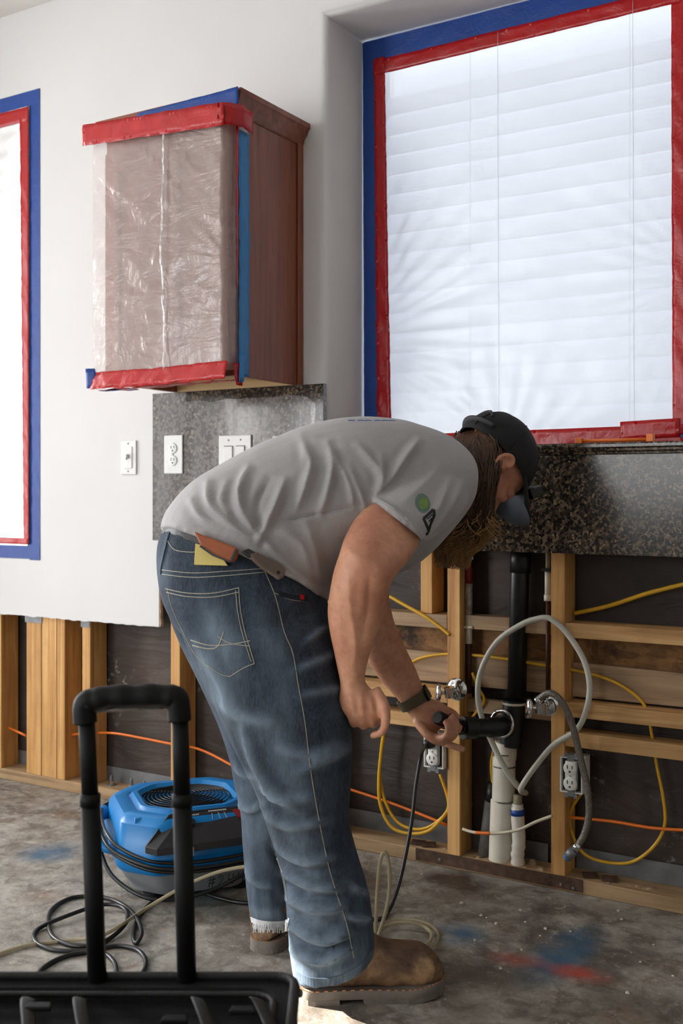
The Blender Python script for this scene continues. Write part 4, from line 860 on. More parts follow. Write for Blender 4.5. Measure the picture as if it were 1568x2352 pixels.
for ub, ut in ((225, 196), (430, 411)):
    lo = P(ub, 2225, dh); mi = P(ub+(ut-ub)*.62, 1836, dh); hi_ = P(ut+2, 1640, dh); lo.z = zt-.03
    MB().tube([lo, mi], (.0138, .010), 14, flat=RGT).build('lower_tube', 'handle_black', hd, smooth='all')
    MB().tube([mi, hi_], (.0120, .0085), 14, flat=RGT).build('upper_tube', 'handle_black', hd, smooth='all')
    MB().tube([mi+UP*-.01, mi+UP*.008], (.0148, .0112), 14, flat=RGT).build('tube_collar', 'handle_black', hd, smooth='all')
ga = [P(196, 1660, dh), P(194, 1630, dh), P(200, 1612, dh), P(225, 1606, dh), P(260, 1600, dh), P(300, 1600, dh), P(345, 1598, dh), P(385, 1600, dh), P(405, 1604, dh), P(410, 1625, dh), P(412, 1655, dh)]
MB().tube(catmull(ga, 5), [.0168+.0008*math.sin(i*.9)*(1 if 12 < i < 38 else 0) for i in range(51)], 14).build('grip', 'handle_black', hd, smooth='all')
MB().tube([P(216, 1633, dh-.004), P(384, 1624, dh-.004)], .0026, 8).build('grip_glint', 'braided', hd, smooth='all')  # pale strip painted in for the reflection along the grip's lower edge

# ---- plaster crumbs on the floor
rc = random.Random(3); sp = [(1117, 2108), (1139, 2122), (1206, 2118), (1253, 2134), (1195, 2091), (1105, 2103), (1240, 2150), (1198, 2182), (1060, 2075), (968, 2008), (1420, 2093), (1427, 2112), (1545, 2242), (1440, 2281), (1470, 2210), (1090, 2160), (1150, 2225), (890, 2085), (1310, 2140), (1500, 2170)]
for i, (u, v) in enumerate(sp):
    p = PF(u, v); s_ = rc.uniform(.0022, .0055); a0 = rc.uniform(0, 6)
    pts = [p+Vector((math.cos(a0+k*1.257)*s_*rc.uniform(.7, 1.3), math.sin(a0+k*1.257)*s_*rc.uniform(.7, 1.3), 0)) for k in range(5)]
    m = MB(); m.rings([pts, [p+(q-p)*.7+UP*s_*.7 for q in pts]]); o = m.build('plaster_crumb', 'chip'); tag(o, 'tiny pale plaster crumb lying on the concrete floor', 'debris', 'plaster crumbs on the floor')
# ================================================================== PERSON
def skinmat(name):
    t = NT(name); v = t.co(); n = t.noise(v, 9, 5, .6); n2 = t.noise(v, 60, 4, .6)
    c = t.ramp(n, [(.3, S(176, 116, 92)), (.5, S(202, 146, 116)), (.72, S(216, 164, 132))])
    c = t.mix(t.ramp(n2, [(.42, 0), (.7, .35)]), c, S(160, 92, 74))
    MT[name] = t.pr(c, .5, t.bump(t.noise(v, 260, 3, .6), .18, .002), Subsurface_Weight=.12, Subsurface_Radius=(.012, .005, .003), Subsurface_Scale=.6)
skinmat('skin')
t = NT('shirt_cloth'); v = t.co(); n = t.noise(v, 500, 2, .6)
MT['shirt_cloth'] = t.pr(t.mix(t.ramp(n, [(.35, 0), (.65, .5)]), t.ramp(t.noise(v, 3, 4), [(.3, S(150, 147, 147)), (.7, S(160, 157, 157))]), S(174, 172, 173)), .85, t.bump(n, .12, .001), Sheen_Weight=.15)
t = NT('denim'); v = t.co(); tw = t.noise(t.co((420, 420, 60)), 1.0, 3, .6); big = t.noise(v, 4.5, 5, .55, .7); mid = t.noise(t.co((30, 30, 9)), 1.0, 5, .6)
c = t.ramp(big, [(.36, S(18, 25, 35)), (.54, S(31, 42, 57)), (.72, S(66, 82, 98))])
c = t.mix(t.ramp(mid, [(.45, 0), (.75, .35)]), c, S(78, 94, 110)); c = t.mix(t.ramp(tw, [(.4, 0), (.7, .22)]), c, S(104, 120, 136))
sx = t.n('ShaderNodeSeparateXYZ', {0: v}); c = t.mix(t.ramp(sx.outputs['Z'], [(.05, .42), (.36, .0)]), c, t.ramp(mid, [(.3, S(54, 72, 92)), (.7, S(124, 144, 162))]))
wa = t.n('ShaderNodeAttribute', attribute_name='wear_highlight').outputs['Fac']; c = t.mix(t.math('MULTIPLY', wa, t.ramp(mid, [(.3, .45), (.7, 1.0)]), True), c, S(138, 156, 172))
MT['denim'] = t.pr(c, .9, t.bump(tw, .25, .0012))
simple('thread', S(150, 147, 132), .8, .15, 90); simple('denim_dark', S(22, 32, 46), .9, .2, 40); simple('frayed', S(206, 208, 210), .9, .1, 60)
simple('belt_leather', S(46, 46, 48), .5, .2, 30, .2, 80); simple('sheath_leather', S(150, 78, 40), .5, .15, 22, .15, 60); simple('note_yellow', S(206, 188, 110), .7, .06, 20); simple('knife_grip', S(104, 90, 80), .5, .15, 30, .2, 80)
t = NT('boot_leather'); v = t.co(); n = t.noise(v, 14, 5, .6, .6)
MT['boot_leather'] = t.pr(t.ramp(n, [(.3, S(62, 44, 34)), (.5, S(112, 86, 64)), (.68, S(172, 138, 102))]), .55, t.bump(t.noise(v, 60, 4, .6), .35, .003))
simple('boot_sole', S(118, 110, 102), .75, .2, 25, .2, 60); simple('welt_thread', S(196, 130, 84), .7, .2, 200)
simple('cap_cloth', S(14, 14, 16), .85, .25, 40, .2, 200); simple('bill_under', S(66, 72, 82), .8, .1, 40); simple('lamp_black', S(12, 12, 13), .3); simple('band_cloth', S(30, 30, 33), .7, .1, 30)
def hairmat(name, a, b):
    t = NT(name); v = t.co((60, 60, 12)); MT[name] = t.pr(t.ramp(t.noise(v, 1, 4), [(.3, a), (.7, b)]), .45, t.bump(t.noise(v, 3, 3), .3, .003))
hairmat('hair', S(52, 34, 24), S(92, 62, 42)); hairmat('beard', S(104, 76, 44), S(168, 128, 78))
simple('watch_band', S(84, 74, 56), .6, .08, 40, .1, 90); simple('watch_face', S(12, 12, 14), .15)
simple('logo_green', S(112, 140, 74), .85, .15, 90); simple('logo_teal', S(104, 126, 118), .85, .1, 60); simple('logo_blue', S(84, 104, 156), .85, .1, 60); simple('eye_white', S(220, 215, 210), .2)

HD = math.radians(28); FH = RGT*math.cos(HD)+FWD*math.sin(HD); LT = -RGT*math.sin(HD)+FWD*math.cos(HD)
def ring(p1, p2, d, w, lat=None, d2=None, n=36, ex=2.15, k=1.0):
    lat = FWD if lat is None else lat; a = P(*p1, d); b = P(*p2, d if d2 is None else d2); c = (a+b)/2; A = (a-b)/2*k
    B = (lat-A.normalized()*lat.dot(A.normalized())).normalized()*w*k; out = []
    for i in range(n):
        t_ = 2*math.pi*i/n; cs, sn = math.cos(t_), math.sin(t_)
        out.append(c+A*(math.copysign(abs(cs)**(2/ex), cs))+B*(math.copysign(abs(sn)**(2/ex), sn)))
    return out
def smooth_rings(rs, k=5):
    n = len(rs[0]); cols = [catmull([r[j] for r in rs], k) for j in range(n)]
    return [[cols[j][i] for j in range(n)] for i in range(len(cols[0]))]
def loft(rs, k=5): return MB().rings(smooth_rings(rs, k) if k > 1 else rs)
def ellipsoid(c, ax, rad, n=20, m=14):
    rs = []
    for j in range(m):
        ph = -math.pi/2+math.pi*(j+.5)/m
        rs.append([c+ax[0]*(rad[0]*math.cos(ph)*math.cos(2*math.pi*i/n))+ax[1]*(rad[1]*math.cos(ph)*math.sin(2*math.pi*i/n))+ax[2]*(rad[2]*math.sin(ph)) for i in range(n)])
    return MB().rings(rs)
def remesh(parts, voxel, it=3, fac=.5):
    vs_, fs_ = [], []
    for p in parts:
        me = bpy.data.meshes.new('tmp'); me.from_pydata([tuple(q) for q in p.v], [], p.f); bm = bmesh.new(); bm.from_mesh(me)
        bmesh.ops.remove_doubles(bm, verts=bm.verts, dist=1e-5); bmesh.ops.recalc_face_normals(bm, faces=bm.faces)
        if bm.calc_volume(signed=True) < 0: bmesh.ops.reverse_faces(bm, faces=bm.faces)
        k = len(vs_); bm.verts.index_update(); vs_ += [tuple(q.co) for q in bm.verts]; fs_ += [tuple(q.index+k for q in f.verts) for f in bm.faces]; bm.free(); bpy.data.meshes.remove(me)
    me = bpy.data.meshes.new('tmp'); me.from_pydata(vs_, [], fs_); o = bpy.data.objects.new('tmp', me); COL.objects.link(o)
    r = o.modifiers.new('r', 'REMESH'); r.mode = 'VOXEL'; r.voxel_size = voxel
    s_ = o.modifiers.new('s', 'SMOOTH'); s_.factor = fac; s_.iterations = it
    dg = bpy.context.evaluated_depsgraph_get(); ev = bpy.data.meshes.new_from_object(o.evaluated_get(dg))
    bpy.data.objects.remove(o); bpy.data.meshes.remove(me)
    return ev
def np_verts(me):
    a = np.empty(len(me.vertices)*3); me.vertices.foreach_get('co', a); return a.reshape(-1, 3)
def np_norm(me):
    a = np.empty(len(me.vertices)*3); me.vertex_normals.foreach_get('vector', a); return a.reshape(-1, 3)
def sculpt(me, folds, fine=0.0, fscale=20, wear_highlight=None):
    """raise cloth folds along polylines seen from the room"""
    V = np_verts(me); N = np_norm(me); r = V-np.array(CAM); d = r@np.array(FWD); U = 784+F_PX*(r@np.array(RGT))/d; Y = HORIZ-F_PX*r[:, 2]/d
    face = np.clip(-(N*(r/np.linalg.norm(r, axis=1)[:, None])).sum(1)*2.5, 0, 1); disp = np.zeros(len(V)); wr = np.zeros(len(V))
    for pts, w, am in list(folds)+[(p_, w_, ('wear_highlight', k_)) for p_, w_, k_ in (wear_highlight or [])]:
        pts = [(q.x, q.y) for q in catmull([Vector((a, b, 0)) for a, b in pts], 5)]; best = np.full(len(V), 1e9); tt = np.zeros(len(V)); n = len(pts)-1
        for i in range(n):
            ax_, ay_ = pts[i]; bx_, by_ = pts[i+1]; dx, dy = bx_-ax_, by_-ay_; L2 = dx*dx+dy*dy+1e-9
            t_ = np.clip(((U-ax_)*dx+(Y-ay_)*dy)/L2, 0, 1); ds = np.hypot(U-ax_-t_*dx, Y-ay_-t_*dy); k = ds < best; best[k] = ds[k]; tt[k] = ((i+t_)/n)[k]
        if isinstance(am, tuple): wr += am[1]*np.exp(-(best/w)**2)*np.sin(np.pi*np.clip(tt, .08, .92))**.7; continue
        if wear_highlight is not None and am > 0: wr += .55*np.exp(-(best/(w*1.1))**2)*np.sin(np.pi*np.clip(tt, .06, .94))  # raised folds lightened: denim fade, and painted highlights so the folds show
        w = w*.95; prof = np.exp(-(best/w)**1.25)-.22*np.exp(-((best-2.2*w)/(w*1.1))**2)
        disp += am*1.3*prof*np.sin(np.pi*np.clip(tt, .06, .94))**.6
    disp *= face
    if fine:
        disp += np.array([fine*mnoise.noise((v[0]*fscale, v[1]*fscale, v[2]*fscale)) for v in V])
    if wear_highlight is not None:
        at = me.attributes.new('wear_highlight', 'FLOAT', 'POINT'); at.data.foreach_set('value', np.clip(wr, 0, 1))
    V = V+N*disp[:, None]; me.vertices.foreach_set('co', V.ravel()); me.update()
def place(name, me, mat, parent, org):
    org = Vector(org); V = np_verts(me)-np.array(org); me.vertices.foreach_set('co', V.ravel()); me.update(); me.name = name
    return fin(name, me, mat, parent, org, 'all')
def bvh_of(me): return BVHTree.FromPolygons([v.co.copy() for v in me.vertices], [tuple(p.vertices) for p in me.polygons])
def cast(bv, u, v):
    d = (P(u, v, 1)-CAM).normalized(); h = bv.ray_cast(CAM, d); return (h[0], h[1]) if h[0] else (None, None)
def seam(name, px, bv, wid, th, mat, par, k=8, off=.0):
    pts = catmull([Vector((a, b, 0)) for a, b in px], k); L = []
    for q in pts:
        l, n_ = cast(bv, q.x, q.y)
        if l: L.append((l, n_ if n_.dot(CAM-l) > 0 else -n_))
    if len(L) < 3: return None
    rs = []
    for i, (l, n_) in enumerate(L):
        tg = (L[min(i+1, len(L)-1)][0]-L[max(i-1, 0)][0]).normalized(); sd = tg.cross(n_).normalized()*wid/2; b = l+n_*(off-.001)
        rs.append([b-sd, b+sd, b+sd+n_*(th+.001), b-sd+n_*(th+.001)])
    return MB().rings(rs).build(name, mat, par)
def slab(name, poly, bv, off, th, mat, par, ref=None, bevel=0, flat=False):
    cu = sum(p[0] for p in poly)/len(poly); cv = sum(p[1] for p in poly)/len(poly)
    l, n_ = cast(bv, *(ref or (cu, cv)))
    if l is None: return None
    n_ = n_ if n_.dot(CAM-l) > 0 else -n_; o_ = l+n_*off; out = []
    for p in poly:
        d = P(p[0], p[1], 1)-CAM; out.append(CAM+d*((o_-CAM).dot(n_)/d.dot(n_)))
    return MB().prism(out, n_*th).build(name, mat, par, bevel=bevel)
def decal(name, poly, bv, mat, par, off=.0012):
    """thin print that follows the cloth: polygon centre fan with two rings"""
    cu = sum(p[0] for p in poly)/len(poly); cv = sum(p[1] for p in poly)/len(poly); n = len(poly); vs_ = []; 
    for k_ in (1, .66, .33, 0.02):
        for p in poly:
            l, n_ = cast(bv, cu+(p[0]-cu)*k_, cv+(p[1]-cv)*k_)
            if l is None: return None
            n_ = n_ if n_.dot(CAM-l) > 0 else -n_; vs_.append(l+n_*off)
    fs_ = [(r*n+i, r*n+(i+1) % n, (r+1)*n+(i+1) % n, (r+1)*n+i) for r in range(3) for i in range(n)]+[tuple(range(3*n, 4*n))]
    return MB().add(vs_, fs_).build(name, mat, par, smooth='all')

footR = PF(800, 2300); footL = PF(630, 2180); base = (footR+footL)/2; base.z = 0
man = empty('person', base); tag(man, 'man in grey t-shirt, jeans and black cap bending down to the pipe', 'person')

# ---------------- sections
shirtS = [((368, 1216), (752, 1388), 2.370, .183), ((385, 1175), (758, 1372), 2.385, .190), ((430, 1120), (768, 1360), 2.40, .197), ((500, 1074), (780, 1350), 2.42, .203), ((590, 1025), (800, 1338), 2.44, .21), ((690, 981), (828, 1330), 2.46, .215), ((790, 961), (862, 1325), 2.485, .215), ((890, 963), (905, 1312), 2.51, .208), ((970, 982), (950, 1262), 2.54, .19), ((1022, 1012), (1000, 1195), 2.555, .155), ((1048, 1050), (1035, 1130), 2.57, .085)]
sleeveS = [((955, 1040), (1078, 1128), 2.43, .080), ((925, 1068), (1068, 1166), 2.39, .085), ((888, 1105), (1030, 1210), 2.34, .082), ((868, 1126), (1002, 1230), 2.315, .078), ((849, 1146), (978, 1247), 2.29, .074)]
armR = [((930, 1075), (1050, 1170), 2.40, .058), ((866, 1138), (972, 1228), 2.31, .060), ((828, 1177), (955, 1262), 2.26, .060), ((797, 1222), (930, 1296), 2.215, .058), ((778, 1275), (908, 1322), 2.19, .056), ((762, 1330), (896, 1347), 2.19, .055), ((752, 1395), (881, 1395), 2.20, .052), ((757, 1450), (868, 1448), 2.205, .047), ((768, 1505), (850, 1500), 2.21, .039), ((779, 1555), (838, 1550), 2.215, .031), ((781, 1578), (842, 1572), 2.215, .027), ((778, 1600), (862, 1592), 2.215, .026), ((783, 1625), (880, 1615), 2.215, .024), ((795, 1646), (884, 1632), 2.215, .021), ((806, 1657), (880, 1648), 2.218, .014)]
armL = [((775, 1100), (870, 1170), 2.66, .06), ((790, 1190), (895, 1210), 2.69, .058), ((802, 1290), (893, 1290), 2.70, .052), ((815, 1385), (893, 1368), 2.71, .046), ((824, 1450), (906, 1430), 2.73, .045), ((842, 1515), (930, 1487), 2.755, .041), ((875, 1565), (953, 1533), 2.78, .035), ((912, 1606), (970, 1575), 2.80, .029), ((931, 1630), (986, 1601), 2.81, .025), ((945, 1653), (1013, 1613), 2.815, .023), ((965, 1680), (1034, 1628), 2.82, .021), ((985, 1694), (1036, 1650), 2.822, .016)]
pelS = [((372, 1224), (748, 1368), 2.37, .168), ((361, 1262), (757, 1400), 2.365, .176), ((361, 1320), (760, 1432), 2.36, .180), ((376, 1385), (756, 1460), 2.355, .172), ((408, 1445), (742, 1490), 2.35, .150)]
legR = [((385, 1370), (755, 1400), 2.31, .10), ((418, 1450), (754, 1425), 2.30, .118), ((448, 1520), (770, 1490), 2.285, .120), ((492, 1620), (792, 1590), 2.27, .118), ((535, 1712), (808, 1690), 2.255, .112), ((583, 1805), (807, 1795), 2.25, .104), ((612, 1885), (802, 1880), 2.245, .097), ((636, 1965), (820, 1955), 2.24, .092), ((652, 2045), (843, 2035), 2.235, .090), ((658, 2125), (856, 2110), 2.232, .088), ((666, 2200), (860, 2172), 2.23, .088), ((674, 2246), (854, 2196), 2.23, .088)]
legL = [((372, 1370), (640, 1400), 2.44, .10), ((402, 1450), (640, 1430), 2.45, .112), ((445, 1540), (655, 1530), 2.46, .110), ((492, 1640), (675, 1630), 2.47, .102), ((524, 1735), (690, 1730), 2.48, .095), ((538, 1800), (692, 1800), 2.485, .090), ((552, 1860), (690, 1860), 2.49, .086), ((558, 1930), (682, 1930), 2.495, .083), ((563, 1995), (670, 1995), 2.50, .080), ((572, 2072), (664, 2069), 2.50, .078), ((575, 2110), (663, 2107), 2.50, .076)]
def secs(L, lat, k=1.0): return [ring(a, b, d, w, lat, k=k) for a, b, d, w in L]

# ---------------- body (one continuous surface)
UH = (FH*.93+UP*.30).normalized(); NH = (UH.cross(LT)).normalized()
if NH.z > 0: NH = -NH
HC = P(1124, 1066, 2.62)
def hp(n_, u_, l_=0): return HC+NH*n_+UH*u_+LT*l_
parts = [loft(secs(shirtS, LT, .92)), loft(secs(armR, FWD)), loft(secs(armL, FWD)), loft(secs(pelS, LT, .93)), loft(secs(legR, FWD, .78)), loft(secs(legL, FWD, .78))]
nb = P(1030, 1085, 2.56)
parts.append(MB().tube([P(985, 1090, 2.52), nb, hp(.0, -.05), hp(.0, 0)], [.085, .066, .060, .055], 20))
parts.append(ellipsoid(hp(-.006, .028), (NH, LT, UH), (.097, .076, .088), 24, 16))
parts.append(ellipsoid(hp(.035, -.035), (NH, LT, UH), (.060, .062, .075), 20, 12))
parts.append(ellipsoid(hp(.058, -.085), (NH, LT, UH), (.034, .040, .034), 16, 10))          # chin
parts.append(ellipsoid(hp(.078, .012), (NH, LT, UH), (.018, .052, .016), 16, 10))          # brow
for s_ in (-1, 1): parts.append(ellipsoid(hp(.064, -.022, s_*.036), (NH, LT, UH), (.024, .022, .020), 14, 10))   # cheek bones
parts.append(MB().tube([hp(.086, .004), hp(.100, -.018), hp(.115, -.036), hp(.098, -.046)], [(.009, .010), (.010, .011), (.012, .014), (.009, .013)], 12))   # nose
parts.append(ellipsoid(hp(.088, -.066), (NH, LT, UH), (.012, .024, .009), 14, 8))          # lips
# right hand fingers and thumb
for i, (u, v) in enumerate(((808, 1646), (831, 1651), (854, 1647), (873, 1637))):
    parts.append(MB().tube(catmull([P(u-2, v-22, 2.215), P(u, v, 2.210), P(u+3, v+17, 2.232), P(u+9, v+8, 2.262), P(u+10, v-12, 2.268)], 4), [.0105-.0002*j for j in range(17)], 10))
parts.append(MB().tube(catmull([P(858, 1585, 2.215), P(880, 1618, 2.200), P(885, 1655, 2.192), P(876, 1682, 2.195), P(850, 1690, 2.20)], 4), [.0150-.00052*j for j in range(17)], 12))
# left hand fingers gripping the fitting
for pts, r in (([(985, 1688, 2.82), (1014, 1699, 2.79), (1040, 1690, 2.762), (1047, 1664, 2.757), (1037, 1640, 2.762)], .0128),
               ([(975, 1678, 2.82), (1000, 1693, 2.785), (1024, 1692, 2.757), (1030, 1670, 2.750), (1021, 1654, 2.757)], .0122),
               ([(988, 1690, 2.83), (1018, 1706, 2.815), (1046, 1715, 2.80), (1067, 1723, 2.795)], .0105),
               ([(1015, 1625, 2.83), (1042, 1638, 2.845), (1056, 1660, 2.835), (1052, 1684, 2.815)], .0098),
               ([(955, 1655, 2.805), (978, 1684, 2.785), (1000, 1702, 2.775), (1022, 1706, 2.77)], .0125)):
    c_ = catmull([P(*q) for q in pts], 4); parts.append(MB().tube(c_, [r*(1-.28*j/len(c_)) for j in range(len(c_))], 10))
# ear
ec = hp(-.006, -.022, -.079)
parts.append(ellipsoid(ec, (NH, UH, LT), (.019, .033, .009), 16, 10))
parts.append(MB().tube([ec-LT*.010+NH*(math.cos(a)*.017-.002)+UH*(math.sin(a)*.029) for a in np.linspace(.2, 5.2, 16)], .0062, 8))
body = remesh(parts, .0042, 4, .5)
V = np_verts(body); N = np_norm(body)
sculpt(body, [([(800, 1330), (805, 1400), (815, 1470), (812, 1540)], 9, .0030), ([(850, 1320), (845, 1400), (832, 1470)], 9, -.0025), ([(795, 1260), (815, 1275), (840, 1280)], 10, .003), ([(905, 1480), (930, 1540), (955, 1580)], 8, .0015), ([(805, 1600), (812, 1640)], 5, .0018), ([(828, 1600), (834, 1645)], 5, .0018), ([(850, 1598), (858, 1640)], 5, .0018)], .0012, 22)
bm_bvh = bvh_of(body)
place('body', body, 'skin', man, base)
for s_ in (-1, 1): ellipsoid(hp(.082, -.010, s_*.031), (NH, LT, UH), (.011, .012, .010), 14, 10).build('eyelid', 'skin', man, smooth='all')

# ---------------- t-shirt
sh = remesh([loft(secs(shirtS, LT)), loft(secs(sleeveS, FWD), 6)], .0062, 3, .5)
folds = [([(570, 1078), (549, 1129), (558, 1181), (592, 1227)], 9, .013), ([(653, 1106), (627, 1170), (598, 1233)], 9, .013), ([(704, 1032), (713, 1072), (696, 1129), (679, 1170)], 9, .011), ([(753, 1020), (762, 1072), (750, 1129), (736, 1175)], 9, .011), ([(822, 1026), (859, 1066), (871, 1095)], 8, .008), ([(874, 1049), (877, 1095), (862, 1129)], 8, .009), ([(960, 1015), (937, 1043), (891, 1106), (857, 1147)], 9, .010),
         ([(478, 1110), (484, 1160), (529, 1204), (590, 1240)], 9, .012), ([(440, 1150), (465, 1190), (520, 1215), (590, 1246)], 8, .009), ([(799, 1068), (822, 1124), (839, 1164)], 8, .009), ([(765, 1043), (799, 1112), (812, 1160)], 8, .009), ([(520, 1110), (508, 1150), (530, 1190)], 8, .007), ([(620, 1100), (590, 1160), (600, 1225)], 8, -.008),
         ([(600, 1236), (640, 1275), (700, 1330), (740, 1370)], 8, .012), ([(615, 1240), (660, 1290), (720, 1345)], 7, -.008), ([(380, 1205), (440, 1210), (520, 1232), (600, 1268), (680, 1322)], 6, .006), ([(638, 1197), (707, 1185), (828, 1158)], 4, -.005), ([(640, 1215), (690, 1250), (710, 1320)], 12, .007), ([(700, 1200), (720, 1260), (735, 1330)], 12, .006),
         ([(985, 1200), (1010, 1160), (1030, 1110)], 8, .006), ([(1000, 1215), (1035, 1160), (1060, 1110)], 8, .006), ([(930, 1150), (975, 1110), (1010, 1070)], 12, .004), ([(860, 1140), (900, 1170), (945, 1205), (972, 1240)], 5, .005), ([(690, 1000), (700, 1040), (690, 1080)], 8, .004), ([(905, 1300), (935, 1270), (965, 1240)], 8, .007)]
sculpt(sh, folds, .0025, 14)
sh_bvh = bvh_of(sh); shirt = place('t_shirt', sh, 'shirt_cloth', man, base)
# sleeve print and back print
c0 = (971, 1155); lg = decal('sleeve_badge', [(970+17*math.cos(a)+3*math.sin(a), 1156+22*math.sin(a)) for a in np.linspace(0, 6.283, 25)[:-1]], sh_bvh, 'logo_teal', shirt, .0011)
decal('sleeve_badge', [(972+11*math.cos(a), 1157+14*math.sin(a)) for a in np.linspace(0, 6.283, 25)[:-1]], sh_bvh, 'logo_green', shirt, .0018)
def seams(name, lst, bv, wid, th, mat, par, off=0.0):
    for px in lst: seam(name, px, bv, wid, th, mat, par, 3, off)
seams('sleeve_print', [[(972, 1191), (984, 1181), (995, 1170)], [(995, 1170), (997, 1182), (993, 1193)], [(972, 1191), (978, 1204), (984, 1220), (978, 1228)], [(993, 1193), (988, 1205), (984, 1220)]], sh_bvh, .0062, .0009, 'ink_black', shirt)
seams('sleeve_print', [[(980, 1192), (986, 1188), (992, 1181)], [(984, 1198), (989, 1193), (994, 1188)]], sh_bvh, .0022, .0014, 'ink_black', shirt)
for u in (800, 822, 838, 860, 878, 893): seam('back_print', [(u, 966.5), (u+7, 965.5), (u+14, 966.5)], sh_bvh, .006, .0008, 'logo_blue', shirt, 4)
seam('side_seam', [(640, 1197), (707, 1185), (770, 1172), (826, 1158)], sh_bvh, .0022, .0006, 'shirt_cloth', shirt)
seam('sleeve_hem', [(858, 1140), (900, 1165), (940, 1198), (970, 1236)], sh_bvh, .0016, .0012, 'shirt_cloth', shirt)

# ---------------- jeans
je = remesh([loft(secs(pelS, LT)), loft(secs(legR, FWD)), loft(secs(legL, FWD))], .0068, 4, .5)
jf = [([(655, 2005), (720, 2035), (785, 2040)], 10, .011), ([(650, 2058), (730, 2090), (795, 2080)], 10, .011), ([(655, 2118), (740, 2160), (805, 2140)], 11, .012), ([(664, 2180), (740, 2208), (815, 2170)], 11, .010), ([(636, 1945), (700, 1980), (778, 1965)], 10, .010), ([(800, 2030), (848, 2060)], 9, .008), ([(795, 2105), (855, 2112)], 9, .008), ([(608, 1870), (670, 1900), (765, 1880)], 10, .008), ([(588, 1800), (660, 1835), (720, 1830)], 11, .008), ([(690, 1770), (760, 1740), (806, 1712)], 12, .008), ([(640, 1720), (720, 1735), (790, 1700)], 14, .006),
      ([(560, 1680), (590, 1760), (640, 1830), (700, 1870)], 12, .010), ([(500, 1610), (560, 1650), (640, 1660)], 14, .006), ([(455, 1480), (500, 1560), (530, 1640)], 14, .005), ([(620, 1940), (650, 1985), (720, 2010)], 9, -.006), ([(545, 1840), (575, 1860), (605, 1850)], 8, .009), ([(560, 1990), (590, 2030), (640, 2035)], 8, .007), ([(535, 1760), (560, 1780), (585, 1790)], 8, .006), ([(655, 2030), (720, 2064), (790, 2060)], 7, -.006), ([(655, 2090), (735, 2125), (800, 2112)], 7, -.006), ([(660, 2150), (735, 2186), (810, 2158)], 7, -.006),
      ([(700, 1480), (735, 1450), (755, 1440)], 8, .006), ([(680, 1540), (730, 1520), (770, 1500)], 10, .006), ([(690, 1600), (740, 1590), (785, 1580)], 10, .005)]
sculpt(je, [(a_, w__*.9, h_*1.45) for a_, w__, h_ in jf], .003, 9, [([(470, 1390), (500, 1450), (530, 1530)], 34, .55), ([(440, 1500), (500, 1600), (560, 1690)], 30, .4), ([(600, 1420), (640, 1520), (660, 1640)], 30, .28), ([(610, 1640), (660, 1760), (690, 1850)], 34, .4), ([(670, 1890), (700, 1990), (720, 2100), (730, 2200)], 40, .4), ([(570, 1780), (590, 1880), (600, 1980)], 22, .3), ([(580, 2090), (620, 2100), (660, 2090)], 12, .5), ([(675, 2235), (740, 2260), (830, 2215)], 9, .6)])
je_bvh = bvh_of(je); jeans = place('jeans', je, 'denim', man, base)
TH_ = [([(380, 1352), (430, 1362), (490, 1362), (548, 1350)], .0024), ([(382, 1360), (430, 1370), (490, 1371), (548, 1360)], .0024), ([(548, 1350), (552, 1400), (562, 1450), (574, 1490), (584, 1524)], .0022), ([(541, 1356), (545, 1400), (555, 1450), (567, 1490), (577, 1520)], .0020), ([(584, 1524), (560, 1534), (528, 1554)], .0024), ([(385, 1352), (395, 1395), (420, 1450), (450, 1505), (500, 1545), (528, 1554)], .0018), ([(438, 1470), (480, 1482), (530, 1480), (574, 1472)], .0028), ([(442, 1482), (478, 1490), (500, 1484), (513, 1452)], .0034), ([(500, 1462), (530, 1478), (574, 1484)], .0022),
       ([(367, 1308), (440, 1316), (520, 1312), (605, 1306)], .0022), ([(367, 1318), (440, 1326), (520, 1322), (610, 1314)], .0022), ([(606, 1308), (632, 1370), (652, 1450), (672, 1500), (684, 1570), (700, 1660), (712, 1760), (728, 1860), (752, 1980), (772, 2050), (795, 2120), (808, 2180), (812, 2200)], .0020), ([(630, 1362), (670, 1378), (704, 1380)], .0020), ([(384, 1240), (400, 1262), (430, 1268), (450, 1268)], .0022), ([(630, 1960), (650, 2010), (660, 2070)], .0020)]
for px, w in TH_: seam('stitching', px, je_bvh, w*.8, .0010, 'thread', jeans, 7)
seam('coin_pocket', [(640, 1363), (672, 1372), (706, 1376)], je_bvh, .010, .0012, 'denim_dark', jeans)
seam('pocket_tag', [(688, 1371), (696, 1373)], je_bvh, .010, .003, 'red_tape', jeans, 4)
seam('belt_loop', [(388, 1216), (378, 1260), (370, 1300), (369, 1318)], je_bvh, .013, .003, 'denim', jeans)
seam('hem', [(678, 2238), (720, 2256), (780, 2250), (830, 2222), (854, 2190)], je_bvh, .018, .0016, 'denim', jeans)
m = MB(); rf = random.Random(5)
for k in range(60):
    u = 578+84*k/59+rf.uniform(-1, 1); l, n_ = cast(je_bvh, u, 2124)
    if l: 
        l2 = l-UP*rf.uniform(.008, .018)+RGT*rf.uniform(-.003, .003); m.tube([l+n_*.001+UP*.004, l+n_*.003, l2+n_*.002], .0011, 4)
if m.v: o = m.build('frayed_hem', 'frayed', jeans); o['kind'] = 'stuff'
seam('frayed_band', [(577, 2112), (600, 2120), (640, 2122), (664, 2116)], je_bvh, .012, .0016, 'frayed', jeans)
